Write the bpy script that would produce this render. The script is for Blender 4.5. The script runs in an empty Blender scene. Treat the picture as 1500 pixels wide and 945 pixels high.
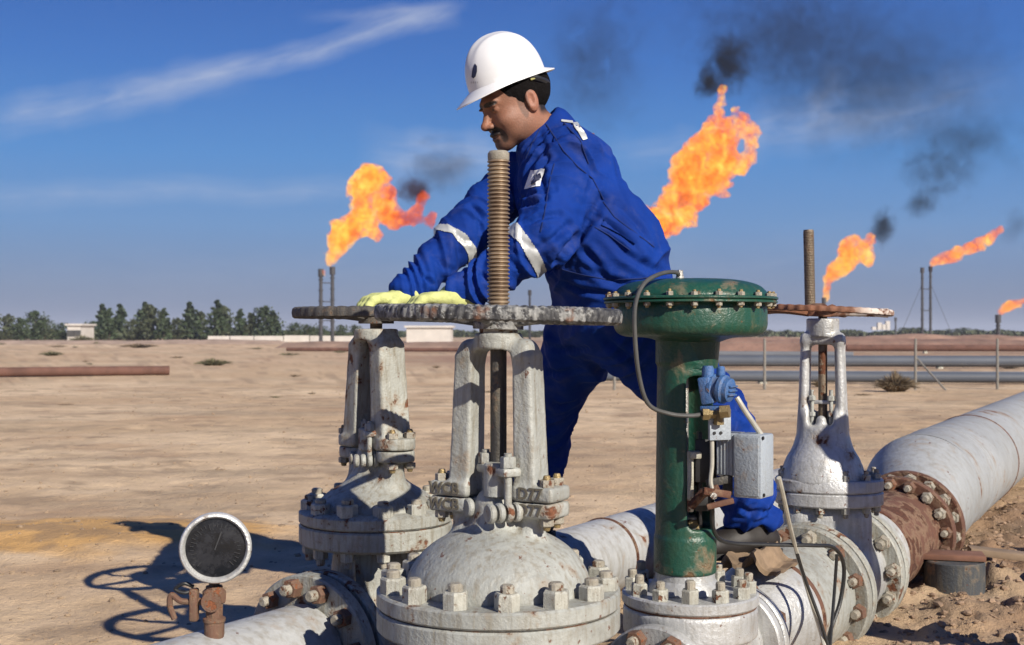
import bpy, bmesh, math, random
import numpy as np
from mathutils import Vector, Matrix, Euler
from mathutils.bvhtree import BVHTree
random.seed(7)
rng = np.random.default_rng(7)
scn = bpy.context.scene
COL = scn.collection
R = math.radians
PI = math.pi

# ------------------------------------------------------------------ camera
H = 1.05            # height of the lens above the ground
F = 1800.0          # focal length in photo pixels (photo 1500 wide, horizon at row 488)
def W(u, v, Y):
    """the point at distance Y seen at column u, row v of the photograph"""
    return Vector(((u - 750) / F * Y, Y, H - (v - 488) / F * Y))
cam_d = bpy.data.cameras.new('camera')
cam = bpy.data.objects.new('camera', cam_d); COL.objects.link(cam)
cam.location = (0, 0, H); cam.rotation_euler = (R(90), 0, 0)
cam_d.sensor_width = 36; cam_d.lens = F / 1500 * 36; cam_d.shift_y = 15.5 / 1500
cam_d.clip_start = .1; cam_d.clip_end = 9000
cam_d.dof.use_dof = True; cam_d.dof.focus_distance = 3.55; cam_d.dof.aperture_fstop = 7.0
scn.camera = cam

# ------------------------------------------------------------------ sun and sky
SUN_EL, SUN_AZ = 30.0, 37.0       # sun behind the camera, to its right
sun_dir = Vector((math.sin(R(SUN_AZ)) * math.cos(R(SUN_EL)), -math.cos(R(SUN_AZ)) * math.cos(R(SUN_EL)), math.sin(R(SUN_EL))))
sd = bpy.data.lights.new('sun', 'SUN'); sd.energy = 4.9; sd.angle = R(.5); sd.color = (1, .93, .82)
so = bpy.data.objects.new('sun', sd); COL.objects.link(so)
so.rotation_euler = sun_dir.to_track_quat('Z', 'Y').to_euler()
world = bpy.data.worlds.new('World'); scn.world = world; world.use_nodes = True
wn = world.node_tree; wn.nodes.clear(); wl = wn.links
def WN(t, **k):
    n = wn.nodes.new(t)
    for a, b in k.items(): setattr(n, a, b)
    return n
sky = WN('ShaderNodeTexSky', sky_type='NISHITA', sun_disc=False)
sky.sun_elevation = R(SUN_EL); sky.sun_rotation = R(180 - SUN_AZ)
sky.altitude = 50; sky.air_density = 1.0; sky.dust_density = .6; sky.ozone_density = 3.0
def wmath(op, a, b=None, c=None, clamp=False):
    n = WN('ShaderNodeMath', operation=op); n.use_clamp = clamp
    for i, s in enumerate((a, b, c)):
        if s is None: continue
        if isinstance(s, (int, float)): n.inputs[i].default_value = s
        else: wl.new(s, n.inputs[i])
    return n.outputs[0]
tcw = WN('ShaderNodeTexCoord'); sepw = WN('ShaderNodeSeparateXYZ'); wl.new(tcw.outputs['Generated'], sepw.inputs[0])
X_, Y_, Z_ = sepw.outputs
elev = wmath('ARCSINE', Z_)
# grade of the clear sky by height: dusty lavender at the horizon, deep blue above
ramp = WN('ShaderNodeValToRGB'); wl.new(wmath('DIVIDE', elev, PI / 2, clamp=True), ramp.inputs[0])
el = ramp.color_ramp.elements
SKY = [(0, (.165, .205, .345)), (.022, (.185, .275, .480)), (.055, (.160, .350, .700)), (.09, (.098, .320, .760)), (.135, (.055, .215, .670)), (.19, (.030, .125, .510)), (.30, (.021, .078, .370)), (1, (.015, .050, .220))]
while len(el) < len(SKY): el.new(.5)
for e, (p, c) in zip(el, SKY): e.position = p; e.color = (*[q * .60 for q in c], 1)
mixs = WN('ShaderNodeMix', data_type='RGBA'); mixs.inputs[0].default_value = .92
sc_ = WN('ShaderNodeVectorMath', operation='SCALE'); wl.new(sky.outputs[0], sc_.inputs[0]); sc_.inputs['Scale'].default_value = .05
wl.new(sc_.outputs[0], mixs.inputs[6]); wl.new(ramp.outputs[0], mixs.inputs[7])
# high thin cloud: streaks in (azimuth, elevation)
az = wmath('ARCTAN2', X_, Y_)
def streak(u0, v0, u1, v1, wid, soft_l, soft_r, seed, amt):
    a0, e0 = math.atan((u0 - 750) / F), math.atan((488 - v0) / F)
    a1, e1 = math.atan((u1 - 750) / F), math.atan((488 - v1) / F)
    L = math.hypot(a1 - a0, e1 - e0); dx, dy = (a1 - a0) / L, (e1 - e0) / L
    ax = wmath('SUBTRACT', az, a0); ey = wmath('SUBTRACT', elev, e0)
    s = wmath('ADD', wmath('MULTIPLY', ax, dx / L), wmath('MULTIPLY', ey, dy / L))
    t = wmath('ADD', wmath('MULTIPLY', ax, -dy), wmath('MULTIPLY', ey, dx))
    cb = WN('ShaderNodeCombineXYZ'); wl.new(wmath('MULTIPLY', s, L * 18), cb.inputs[0]); wl.new(wmath('MULTIPLY', t, 75), cb.inputs[1]); cb.inputs[2].default_value = seed
    no = WN('ShaderNodeTexNoise'); no.inputs['Scale'].default_value = 1.0; no.inputs['Detail'].default_value = 7; no.inputs['Roughness'].default_value = .6; no.inputs['Distortion'].default_value = .4
    wl.new(cb.outputs[0], no.inputs['Vector'])
    cb2 = WN('ShaderNodeCombineXYZ'); wl.new(wmath('MULTIPLY', s, 3.2), cb2.inputs[0]); cb2.inputs[1].default_value = seed * 2
    n2 = WN('ShaderNodeTexNoise'); n2.inputs['Scale'].default_value = 1.0; wl.new(cb2.outputs[0], n2.inputs['Vector'])
    off = wmath('MULTIPLY', wmath('SUBTRACT', n2.outputs[0], .5), wid * 1.6 / F)
    tt = wmath('ABSOLUTE', wmath('DIVIDE', wmath('ADD', t, off), wid / F))
    body = wmath('SUBTRACT', 1.0, tt, clamp=True)
    l = wmath('DIVIDE', wmath('ADD', s, soft_l * .5), soft_l, clamp=True)
    r = wmath('DIVIDE', wmath('SUBTRACT', 1 + soft_r * .5, s), soft_r, clamp=True)
    k = wmath('MULTIPLY', wmath('MULTIPLY', body, l), r)
    k = wmath('MULTIPLY', k, wmath('MULTIPLY', wmath('SUBTRACT', no.outputs[0], .18, clamp=True), 2.4))
    front = wmath('GREATER_THAN', Y_, 0)
    return wmath('MULTIPLY', wmath('MULTIPLY', k, front), amt, clamp=True)
ST = [streak(0, 200, 320, 120, 34, .25, .35, 1, .48), streak(250, 140, 655, 18, 24, .3, .10, 2, .58),
      streak(480, 30, 670, 8, 12, .5, .2, 3, .3), streak(-60, 300, 560, 278, 24, .4, .4, 4, .32),
      streak(560, 225, 820, 240, 44, .3, .5, 5, .55), streak(1090, 205, 1400, 165, 48, .25, .8, 6, .42),
      streak(1190, 190, 1225, 120, 26, .5, .5, 7, .3), streak(900, 225, 1100, 215, 30, .4, .3, 8, .25),
      streak(0, 410, 1500, 380, 60, .3, .3, 9, .10)]
tot = ST[0]
for s_ in ST[1:]: tot = wmath('ADD', tot, s_, clamp=True)
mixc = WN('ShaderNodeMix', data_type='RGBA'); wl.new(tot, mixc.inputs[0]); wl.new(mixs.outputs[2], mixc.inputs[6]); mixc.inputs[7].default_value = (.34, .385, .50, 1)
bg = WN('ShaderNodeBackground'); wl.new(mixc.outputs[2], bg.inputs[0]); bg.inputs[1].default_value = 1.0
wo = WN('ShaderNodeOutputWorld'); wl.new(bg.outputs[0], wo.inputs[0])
scn.view_settings.view_transform = 'Standard'; scn.view_settings.look = 'None'; scn.view_settings.exposure = .48; scn.view_settings.gamma = 1
scn.cycles.max_bounces = 6; scn.cycles.volume_bounces = 0; scn.cycles.transparent_max_bounces = 16
scn.cycles.volume_step_rate = 1.0; scn.cycles.volume_max_steps = 96

# ------------------------------------------------------------------ numeric helpers
def _h(i, j, k, s):
    n = (i.astype(np.int64) * 374761393 + j.astype(np.int64) * 668265263 + k.astype(np.int64) * 1274126177 + s * 97531) & 0xffffffff
    n = ((n ^ (n >> 13)) * 1274126177) & 0xffffffff
    return ((n ^ (n >> 16)) & 0xffff) / 65535.0
def vn(x, y, z=None, s=0):
    x = np.asarray(x, float); y = np.asarray(y, float); z = np.zeros_like(x) if z is None else np.asarray(z, float)
    i, j, k = np.floor(x), np.floor(y), np.floor(z)
    fx, fy, fz = x - i, y - j, z - k
    fx, fy, fz = [t * t * (3 - 2 * t) for t in (fx, fy, fz)]
    out = 0
    for a in (0, 1):
        for b in (0, 1):
            for c in (0, 1):
                out = out + _h(i + a, j + b, k + c, s) * (fx if a else 1 - fx) * (fy if b else 1 - fy) * (fz if c else 1 - fz)
    return out
def fbm(x, y, z=None, o=4, s=0, g=.5):
    t, a, n, f = 0, 1, 0, 1
    for q in range(o):
        t = t + a * vn(x * f, y * f, None if z is None else z * f, s + q * 17); n += a; a *= g; f *= 2.03
    return t / n
def surface_nets(f, lo, h):
    ins = f < 0
    nx, ny, nz = f.shape
    acc = np.zeros((nx - 1, ny - 1, nz - 1, 3), np.float32); cnt = np.zeros((nx - 1, ny - 1, nz - 1), np.float32)
    def sl(a, o, n): return slice(o, o + n - 1) if a else None
    for ax in range(3):
        o1, o2 = [q for q in range(3) if q != ax]
        A = [slice(None)] * 3; B = [slice(None)] * 3
        A[ax] = slice(0, -1); B[ax] = slice(1, None)
        fa, fb = f[tuple(A)], f[tuple(B)]
        cr = (fa < 0) != (fb < 0)
        with np.errstate(divide='ignore', invalid='ignore'): t = np.where(cr, fa / (fa - fb), 0)
        for d1 in (0, 1):
            for d2 in (0, 1):
                S = [slice(None)] * 3
                S[o1] = slice(0, -1) if d1 == 0 else slice(1, None)
                S[o2] = slice(0, -1) if d2 == 0 else slice(1, None)
                c = cr[tuple(S)]; tt = t[tuple(S)]
                cnt += c
                acc[..., ax] += np.where(c, tt, 0)
                acc[..., o1] += c * d1; acc[..., o2] += c * d2
    act = cnt > 0
    idx = -np.ones(act.shape, np.int64); ii = np.argwhere(act); idx[act] = np.arange(len(ii))
    V = (ii + acc[act] / cnt[act][:, None]) * h + np.array(lo)
    Fs = []
    for ax in range(3):
        o1, o2 = [(1, 2), (2, 0), (0, 1)][ax]
        A = [slice(1, -1)] * 3; B = [slice(1, -1)] * 3
        A[ax] = slice(0, -1); B[ax] = slice(1, None)
        ia, ib = ins[tuple(A)], ins[tuple(B)]
        for flip, m in ((0, ia & ~ib), (1, ~ia & ib)):
            p = np.argwhere(m)
            if not len(p): continue
            for q in range(3):
                if q != ax: p[:, q] += 1
            q = []
            for d1, d2 in ((-1, -1), (0, -1), (0, 0), (-1, 0)):
                c = p.copy(); c[:, o1] += d1; c[:, o2] += d2
                q.append(idx[c[:, 0], c[:, 1], c[:, 2]])
            q = np.stack(q, 1)
            Fs.append(q[:, ::-1] if flip else q)
    Fs = np.concatenate(Fs)
    Fs = Fs[(Fs >= 0).all(1)]
    return V, Fs
def np_mesh(name, V, Fq, smooth=True, sharp=None):
    me = bpy.data.meshes.new(name)
    V = np.asarray(V, np.float32); Fq = np.asarray(Fq, np.int32); k = Fq.shape[1]
    me.vertices.add(len(V)); me.vertices.foreach_set('co', V.ravel())
    me.loops.add(Fq.size); me.loops.foreach_set('vertex_index', Fq.ravel())
    me.polygons.add(len(Fq)); me.polygons.foreach_set('loop_start', np.arange(0, Fq.size, k, dtype=np.int32))
    me.update(calc_edges=True); me.validate()
    me.polygons.foreach_set('use_smooth', np.full(len(me.polygons), smooth))
    if sharp: me.set_sharp_from_angle(angle=R(sharp))
    return me
def grid(lo, hi, h):
    ax = [np.arange(lo[q], hi[q] + h, h, dtype=np.float32) for q in range(3)]
    return np.meshgrid(*ax, indexing='ij')
def cone(P, a, b, ra, rb):
    a = np.array(a, np.float32); b = np.array(b, np.float32); ab = b - a; L = float(ab @ ab) + 1e-9
    X, Y, Z = P
    t = np.clip(((X - a[0]) * ab[0] + (Y - a[1]) * ab[1] + (Z - a[2]) * ab[2]) / L, 0, 1)
    return np.sqrt((X - a[0] - t * ab[0]) ** 2 + (Y - a[1] - t * ab[1]) ** 2 + (Z - a[2] - t * ab[2]) ** 2) - (ra + (rb - ra) * t)
def ell(P, c, r, M=None):
    X, Y, Z = P[0] - c[0], P[1] - c[1], P[2] - c[2]
    if M is not None:
        m = np.array(M.transposed(), np.float32); X, Y, Z = [m[q][0] * X + m[q][1] * Y + m[q][2] * Z for q in range(3)]
    k0 = np.sqrt((X / r[0]) ** 2 + (Y / r[1]) ** 2 + (Z / r[2]) ** 2)
    k1 = np.sqrt((X / r[0] ** 2) ** 2 + (Y / r[1] ** 2) ** 2 + (Z / r[2] ** 2) ** 2) + 1e-6
    return k0 * (k0 - 1) / k1
def rbox(P, c, hs, r=.01, rot=0):
    X, Y, Z = P[0] - c[0], P[1] - c[1], P[2] - c[2]
    if rot:
        cs, sn = math.cos(rot), math.sin(rot); X, Y = cs * X + sn * Y, -sn * X + cs * Y
    qx, qy, qz = abs(X) - hs[0] + r, abs(Y) - hs[1] + r, abs(Z) - hs[2] + r
    return np.sqrt(np.maximum(qx, 0) ** 2 + np.maximum(qy, 0) ** 2 + np.maximum(qz, 0) ** 2) + np.minimum(np.maximum(qx, np.maximum(qy, qz)), 0) - r
def smin(a, b, k):
    if k <= 0: return np.minimum(a, b)
    h = np.clip(.5 + .5 * (b - a) / k, 0, 1)
    return b * (1 - h) + a * h - k * h * (1 - h)
def smax(a, b, k): return -smin(-a, -b, k)

# ------------------------------------------------------------------ mesh builder
class MB:
    def __init__(s): s.v = []; s.f = []
    def add(s, vs, fs, M=None):
        o = len(s.v)
        s.v += [tuple(M @ Vector(p)) if M is not None else tuple(p) for p in vs]
        s.f += [tuple(i + o for i in f) for f in fs]
        return s
    def lathe(s, prof, n=48, M=None, a0=0, a1=2 * PI, mod=None):
        full = abs(a1 - a0 - 2 * PI) < 1e-6; m = n if full else n + 1; vs = []; fs = []
        for i in range(m):
            a = a0 + (a1 - a0) * i / n
            for j, (r, z) in enumerate(prof):
                rr = r * (mod(a, j) if mod else 1)
                vs.append((rr * math.cos(a), rr * math.sin(a), z))
        k = len(prof)
        for i in range(n):
            b = (i + 1) % m
            for j in range(k - 1):
                if prof[j][0] < 1e-7 and prof[j + 1][0] < 1e-7: continue
                fs.append((i * k + j, b * k + j, b * k + j + 1, i * k + j + 1))
        return s.add(vs, fs, M)
    def tube(s, pts, r, n=10, cap=True):
        pts = [Vector(p) for p in pts]; rs = r if isinstance(r, (list, tuple)) else [r] * len(pts)
        up = None; rings = []
        for i, p in enumerate(pts):
            t = (pts[min(i + 1, len(pts) - 1)] - pts[max(i - 1, 0)]).normalized()
            if up is None: up = Vector((0, 0, 1)) if abs(t.z) < .9 else Vector((1, 0, 0))
            x = up.cross(t)
            if x.length < 1e-4: x = Vector((1, 0, 0)).cross(t)
            x.normalize(); up = t.cross(x)
            rings.append([p + rs[i] * (math.cos(2 * PI * q / n) * x + math.sin(2 * PI * q / n) * up) for q in range(n)])
        vs = [v for g in rings for v in g]; fs = []
        for i in range(len(pts) - 1):
            for q in range(n):
                a, b = i * n + q, i * n + (q + 1) % n
                fs.append((a, b, b + n, a + n))
        if cap: fs += [tuple(range(n))[::-1], tuple((len(pts) - 1) * n + q for q in range(n))]
        return s.add(vs, fs)
    def box(s, c, d, M=None, bev=0.0, seg=2):
        bm = bmesh.new(); bmesh.ops.create_cube(bm, size=1)
        for v in bm.verts: v.co = Vector((v.co.x * d[0] + c[0], v.co.y * d[1] + c[1], v.co.z * d[2] + c[2]))
        if bev: bmesh.ops.bevel(bm, geom=bm.edges[:], offset=bev, segments=seg, affect='EDGES', profile=.5)
        bm.verts.index_update()
        s.add([v.co.copy() for v in bm.verts], [tuple(v.index for v in f.verts) for f in bm.faces], M); bm.free(); return s
    def hexn(s, r, z0, z1, M=None, n=6, ch=.12):
        c = r * (1 - ch); h = (z1 - z0) * .12
        return s.lathe([(0, z0), (r, z0), (r, z1 - h), (c, z1), (0, z1)], n, M)
    def mesh(s, name, sharp=35):
        me = bpy.data.meshes.new(name); me.from_pydata([tuple(v) for v in s.v], [], s.f)
        bm = bmesh.new(); bm.from_mesh(me); bmesh.ops.remove_doubles(bm, verts=bm.verts, dist=1e-5)
        bmesh.ops.dissolve_degenerate(bm, edges=bm.edges, dist=1e-6); bmesh.ops.recalc_face_normals(bm, faces=bm.faces); bm.to_mesh(me); bm.free()
        me.polygons.foreach_set('use_smooth', [sharp > 0] * len(me.polygons))
        if sharp > 0: me.set_sharp_from_angle(angle=R(sharp))
        return me
def spline(pts, n=10):
    pts = [Vector(p) for p in pts]; out = []
    P = [pts[0] * 2 - pts[1]] + pts + [pts[-1] * 2 - pts[-2]]
    for i in range(1, len(P) - 2):
        for q in range(n):
            t = q / n; a, b, c, d = P[i - 1:i + 3]
            out.append(.5 * ((2 * b) + (c - a) * t + (2 * a - 5 * b + 4 * c - d) * t * t + (3 * b - a - 3 * c + d) * t ** 3))
    out.append(pts[-1]); return out
def align(p, d):
    d = Vector(d).normalized(); return Matrix.Translation(p) @ d.to_track_quat('Z', 'Y').to_matrix().to_4x4()

# ------------------------------------------------------------------ scene objects
def thing(name, label, cat, loc=(0, 0, 0), group=None):
    o = bpy.data.objects.new(name, None); COL.objects.link(o); o.empty_display_size = .1
    o.location = loc; o['label'] = label; o['category'] = cat
    if group: o['group'] = group
    return o
def obj(name, me, mat, parent=None, world=True, M=None, label=None):
    """link a mesh; meshes of parts are given in world space (world=True) or local to the parent"""
    if isinstance(me, MB): me = me.mesh(name)
    if mat is not None and not me.materials: me.materials.append(mat)
    o = bpy.data.objects.new(name, me); COL.objects.link(o)
    if parent is not None:
        o.parent = parent
        base = parent.location if parent.parent is None else parent.parent.location + parent.location
        if world: o.location = -Vector(base)
    if M is not None:
        o.matrix_local = (Matrix.Translation(-Vector(base)) @ M) if (parent is not None and world) else M
    if label: o['label'] = label
    return o
def tag(o, label, cat, group=None):
    o['label'] = label; o['category'] = cat
    if group: o['group'] = group
    return o
def kind(o, k): o['kind'] = k; return o

# ------------------------------------------------------------------ materials
class NT:
    def __init__(s, name):
        s.m = bpy.data.materials.new(name); s.m.use_nodes = True; s.t = s.m.node_tree; s.t.nodes.clear()
        s.out = s.n('ShaderNodeOutputMaterial'); s.L = s.t.links
    def n(s, t, **k):
        q = s.t.nodes.new(t)
        for a, b in k.items(): setattr(q, a, b)
        return q
    def set(s, node, key, val):
        if hasattr(val, 'links') or isinstance(val, bpy.types.NodeSocket): s.L.new(val, node.inputs[key])
        else:
            if isinstance(val, tuple) and len(val) == 3 and node.inputs[key].type == 'RGBA': val = (*val, 1)
            node.inputs[key].default_value = val
    def noise(s, scale, detail=5, rough=.55, vec=None, dist=0.0):
        q = s.n('ShaderNodeTexNoise'); q.inputs['Scale'].default_value = scale; q.inputs['Detail'].default_value = detail
        q.inputs['Roughness'].default_value = rough; q.inputs['Distortion'].default_value = dist
        if vec is not None: s.L.new(vec, q.inputs['Vector'])
        return q.outputs[0]
    def ramp(s, x, a, b, c0=0.0, c1=1.0):
        q = s.n('ShaderNodeMapRange'); q.clamp = True; s.set(q, 0, x)
        for i, v in zip((1, 2, 3, 4), (a, b, c0, c1)): s.set(q, i, v)
        return q.outputs[0]
    def math(s, op, a, b=None, clamp=False):
        q = s.n('ShaderNodeMath', operation=op); q.use_clamp = clamp; s.set(q, 0, a)
        if b is not None: s.set(q, 1, b)
        return q.outputs[0]
    def mix(s, f, a, b, mode='MIX'):
        q = s.n('ShaderNodeMix', data_type='RGBA', blend_type=mode); s.set(q, 0, f); s.set(q, 6, a); s.set(q, 7, b); return q.outputs[2]
    def coord(s, jitter=True, kind='Object'):
        tc = s.n('ShaderNodeTexCoord').outputs[kind]
        if not jitter: return tc
        oi = s.n('ShaderNodeObjectInfo').outputs['Random']; v = s.n('ShaderNodeVectorMath', operation='ADD'); s.L.new(tc, v.inputs[0])
        cb = s.n('ShaderNodeCombineXYZ'); m = s.math('MULTIPLY', oi, 37.0)
        for q in range(3): s.L.new(m, cb.inputs[q])
        s.L.new(cb.outputs[0], v.inputs[1]); return v.outputs[0]
    def scale(s, vec, k):
        q = s.n('ShaderNodeVectorMath', operation='MULTIPLY'); s.L.new(vec, q.inputs[0]); q.inputs[1].default_value = k; return q.outputs[0]
    def bsdf(s, col, rough=.5, metal=0.0, bump=None, bstr=.3, bdist=.01, **k):
        b = s.n('ShaderNodeBsdfPrincipled'); s.set(b, 'Base Color', col); s.set(b, 'Roughness', rough); s.set(b, 'Metallic', metal)
        for a, v in k.items(): s.set(b, a.replace('_', ' '), v)
        if bump is not None:
            bp = s.n('ShaderNodeBump'); bp.inputs['Strength'].default_value = bstr; bp.inputs['Distance'].default_value = bdist
            s.L.new(bump, bp.inputs['Height']); s.L.new(bp.outputs[0], b.inputs['Normal'])
        s.L.new(b.outputs[0], s.out.inputs[0]); return s.m
RUST = (.13, .05, .024)
def paint(name, col, rust=.3, dirt=.4, rough=.48, scale=9.0, rustcol=RUST, dirtcol=(.17, .14, .09), metal=0.0, tone=.22, edge=.22):
    m = NT(name); c = m.coord()
    big = m.noise(scale * .45, 4, .6, c); mid = m.noise(scale * 1.6, 6, .62, c, .3); fine = m.noise(scale * 12, 4, .6, c)
    stv = m.scale(c, (5.0, 5.0, .7)); strk = m.noise(scale * 1.4, 5, .6, stv)
    base = m.mix(m.ramp(big, .3, .7), tuple(x * (1 - tone) for x in col), tuple(min(1, x * (1 + tone)) for x in col))
    base = m.mix(m.ramp(fine, .35, .75, 0, .25), base, tuple(x * .6 for x in col))
    base = m.mix(m.math('MULTIPLY', m.ramp(strk, .47, .72), dirt), base, dirtcol)
    base = m.mix(m.math('MULTIPLY', m.ramp(mid, .50, .66), dirt * .75), base, tuple(x * .42 + y * .25 for x, y in zip(col, dirtcol)))
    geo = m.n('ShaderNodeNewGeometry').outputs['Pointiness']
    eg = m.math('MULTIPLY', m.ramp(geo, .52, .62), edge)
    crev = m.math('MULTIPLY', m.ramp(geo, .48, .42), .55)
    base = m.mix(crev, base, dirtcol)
    th = .70 - .28 * rust
    rm = m.ramp(m.math('ADD', m.math('ADD', mid, m.math('MULTIPLY', m.math('SUBTRACT', big, .5), .5)), m.math('MULTIPLY', eg, .22)), th, th + .05)
    halo = m.ramp(m.math('ADD', mid, m.math('MULTIPLY', m.math('SUBTRACT', big, .5), .5)), th - .09, th + .03, 0, .55)
    rc = m.mix(m.ramp(fine, .3, .7), tuple(x * .6 for x in rustcol), tuple(x * 1.5 for x in rustcol))
    base = m.mix(halo, base, (.30, .21, .13)); base = m.mix(rm, base, rc)
    sp = m.ramp(m.noise(scale * 4.2, 5, .68, c), .655 - rust * .05, .675 - rust * .05, 0, .85)
    base = m.mix(sp, base, tuple(x * .9 for x in rustcol))
    hgt = m.math('SUBTRACT', m.math('ADD', m.math('MULTIPLY', fine, .35), m.math('MULTIPLY', mid, .3)), m.math('MULTIPLY', rm, .35))
    return m.bsdf(base, m.math('ADD', m.math('MULTIPLY', rm, .35), m.ramp(mid, .2, .8, rough - .1, rough + .14)), metal, hgt, .7, .011)
M = {}
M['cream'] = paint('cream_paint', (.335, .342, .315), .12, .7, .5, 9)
M['cream2'] = paint('weathered_cream_paint', (.335, .337, .30), .26, .8, .55, 11)
M['lug'] = paint('old_light_paint', (.40, .39, .32), .1, .5, .5, 14)
M['silver'] = paint('silver_paint', (.47, .475, .47), .06, .4, .40, 8, metal=.25)
M['pipe'] = paint('pale_pipe_paint', (.38, .385, .38), .08, .55, .55, 5, tone=.12)
M['pipe_grey'] = paint('grey_pipe_coating', (.32, .33, .33), .05, .4, .62, 4, tone=.12)
M['green'] = paint('green_enamel', (.011, .062, .040), .10, .45, .36, 7, rustcol=(.12, .07, .03), dirtcol=(.06, .08, .04), edge=.25)
M['rust'] = paint('rusty_steel', (.115, .050, .030), .55, .5, .8, 7, rustcol=(.070, .026, .014), dirtcol=(.07, .035, .02))
M['rustbolt'] = paint('rusty_bolt_steel', (.15, .075, .047), .3, .5, .7, 30, rustcol=(.20, .07, .03))
M['nut'] = paint('grimy_nut_steel', (.34, .31, .25), .25, .5, .55, 30)
M['nutcream'] = paint('painted_nut', (.42, .415, .36), .12, .6, .5, 26)
M['dark'] = paint('dark_iron', (.045, .042, .038), .3, .4, .6, 12)
M['wheelA'] = paint('chipped_wheel_paint', (.30, .30, .285), .0, .3, .5, 14)
M['box'] = paint('grey_enclosure', (.33, .37, .41), .0, .18, .45, 10, tone=.06, edge=.1)
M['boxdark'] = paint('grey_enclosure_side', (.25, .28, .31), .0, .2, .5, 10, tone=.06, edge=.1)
M['blue'] = paint('blue_instrument_enamel', (.045, .125, .31), .0, .4, .42, 20, tone=.1)
M['steel'] = paint('bare_steel', (.42, .41, .38), .2, .3, .35, 20, metal=.6)
M['brass'] = paint('tarnished_brass', (.30, .22, .10), .2, .4, .4, 30, metal=.5)
M['whitemetal'] = paint('bezel_metal', (.62, .62, .60), .08, .25, .3, 10, metal=.4)
def simple(name, col, rough=.6, metal=0.0, var=.15, scale=20, bstr=.25, bdist=.004, **k):
    m = NT(name); c = m.coord(); a = m.noise(scale, 5, .6, c); b = m.noise(scale * 6, 3, .6, c)
    base = m.mix(m.ramp(a, .3, .7), tuple(x * (1 - var) for x in col), tuple(min(1, x * (1 + var)) for x in col))
    return m.bsdf(base, rough, metal, m.math('ADD', a, m.math('MULTIPLY', b, .4)), bstr, bdist, **k)
M['hose'] = simple('grey_hose', (.065, .065, .062), .45, 0, .2)
M['cable'] = simple('black_cable', (.018, .018, .018), .4)
M['palecable'] = simple('pale_conduit', (.42, .40, .34), .45, .2)
M['black'] = simple('black_paint', (.014, .014, .015), .5)
M['wood'] = simple('weathered_board', (.24, .17, .11), .85, 0, .3, 8)
M['redwood'] = simple('reddish_board', (.17, .080, .050), .9, 0, .3, 8)
M['rubber'] = paint('dark_dusty_rubber', (.045, .05, .056), .0, .5, .75, 10)
M['wall'] = simple('whitewash', (.50, .47, .43), .85, 0, .1, 1)
M['farsteel'] = simple('stack_steel', (.045, .045, .05), .7)
M['postm'] = simple('fence_post_concrete', (.20, .185, .16), .85)
M['redpipe'] = simple('red_oxide_pipe', (.125, .060, .043), .9, 0, .3, 2)
M['bgpipe'] = simple('grey_line_pipe', (.080, .092, .115), .6, 0, .12, 1)
M['bgpipe2'] = simple('pale_line_pipe', (.16, .17, .185), .65, 0, .12, 1)

M['letter'] = simple('dark_raised_letter', (.10, .088, .065), .7, 0, .2, 60)  # raised letters coloured darker than the lugs so that they read
def mat_wheel_a():
    m = NT('black_white_chipped_paint'); c = m.coord()
    a = m.noise(16, 6, .65, c, .4); b = m.noise(70, 3, .6, c)
    v = m.ramp(m.math('ADD', a, m.math('MULTIPLY', b, .30)), .635, .69)
    col = m.mix(v, m.mix(m.ramp(b, .35, .65), (.022, .022, .024), (.090, .090, .09)), m.mix(m.ramp(b, .3, .7), (.12, .12, .118), (.28, .28, .265)))
    r = m.ramp(m.noise(9, 5, .6, c), .60, .66)
    col = m.mix(m.math('MULTIPLY', r, .8), col, (.16, .07, .035))
    return m.bsdf(col, .5, 0, m.math('ADD', v, b), .5, .004)
M['wheelA'] = mat_wheel_a()
def mat_wheel_d():
    m = NT('rusted_wheel_with_white_rest'); tc = m.coord(False); c = m.coord()
    s = m.n('ShaderNodeSeparateXYZ'); m.L.new(tc, s.inputs[0])
    a = m.noise(14, 6, .65, c); b = m.noise(60, 3, .6, c)
    col = m.mix(m.ramp(a, .3, .7), (.10, .045, .025), (.25, .105, .055))
    w = m.math('MULTIPLY', m.ramp(s.outputs[0], .05, .13), m.ramp(a, .42, .50))
    col = m.mix(w, col, (.58, .52, .46))
    return m.bsdf(col, .75, 0, m.math('ADD', a, b), .5, .004)
M['wheelD'] = mat_wheel_d()
M['wheelB'] = paint('dark_worn_wheel', (.075, .070, .066), .2, .4, .7, 18)
def mat_thread():
    m = NT('bronzed_thread'); c = m.coord()
    a = m.noise(18, 5, .6, c); col = m.mix(m.ramp(a, .35, .65), (.17, .105, .06), (.33, .24, .15))
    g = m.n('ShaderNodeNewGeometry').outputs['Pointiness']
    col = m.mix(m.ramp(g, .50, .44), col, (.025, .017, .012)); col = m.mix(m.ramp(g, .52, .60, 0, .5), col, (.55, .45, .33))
    return m.bsdf(col, .42, .45, a, .2, .003)
M['thread'] = mat_thread()
M['threadD'] = paint('dull_stem', (.17, .13, .09), .3, .3, .45, 20, metal=.3)

def frame_pt(Mx, p): return Mx @ Vector(p)

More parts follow.
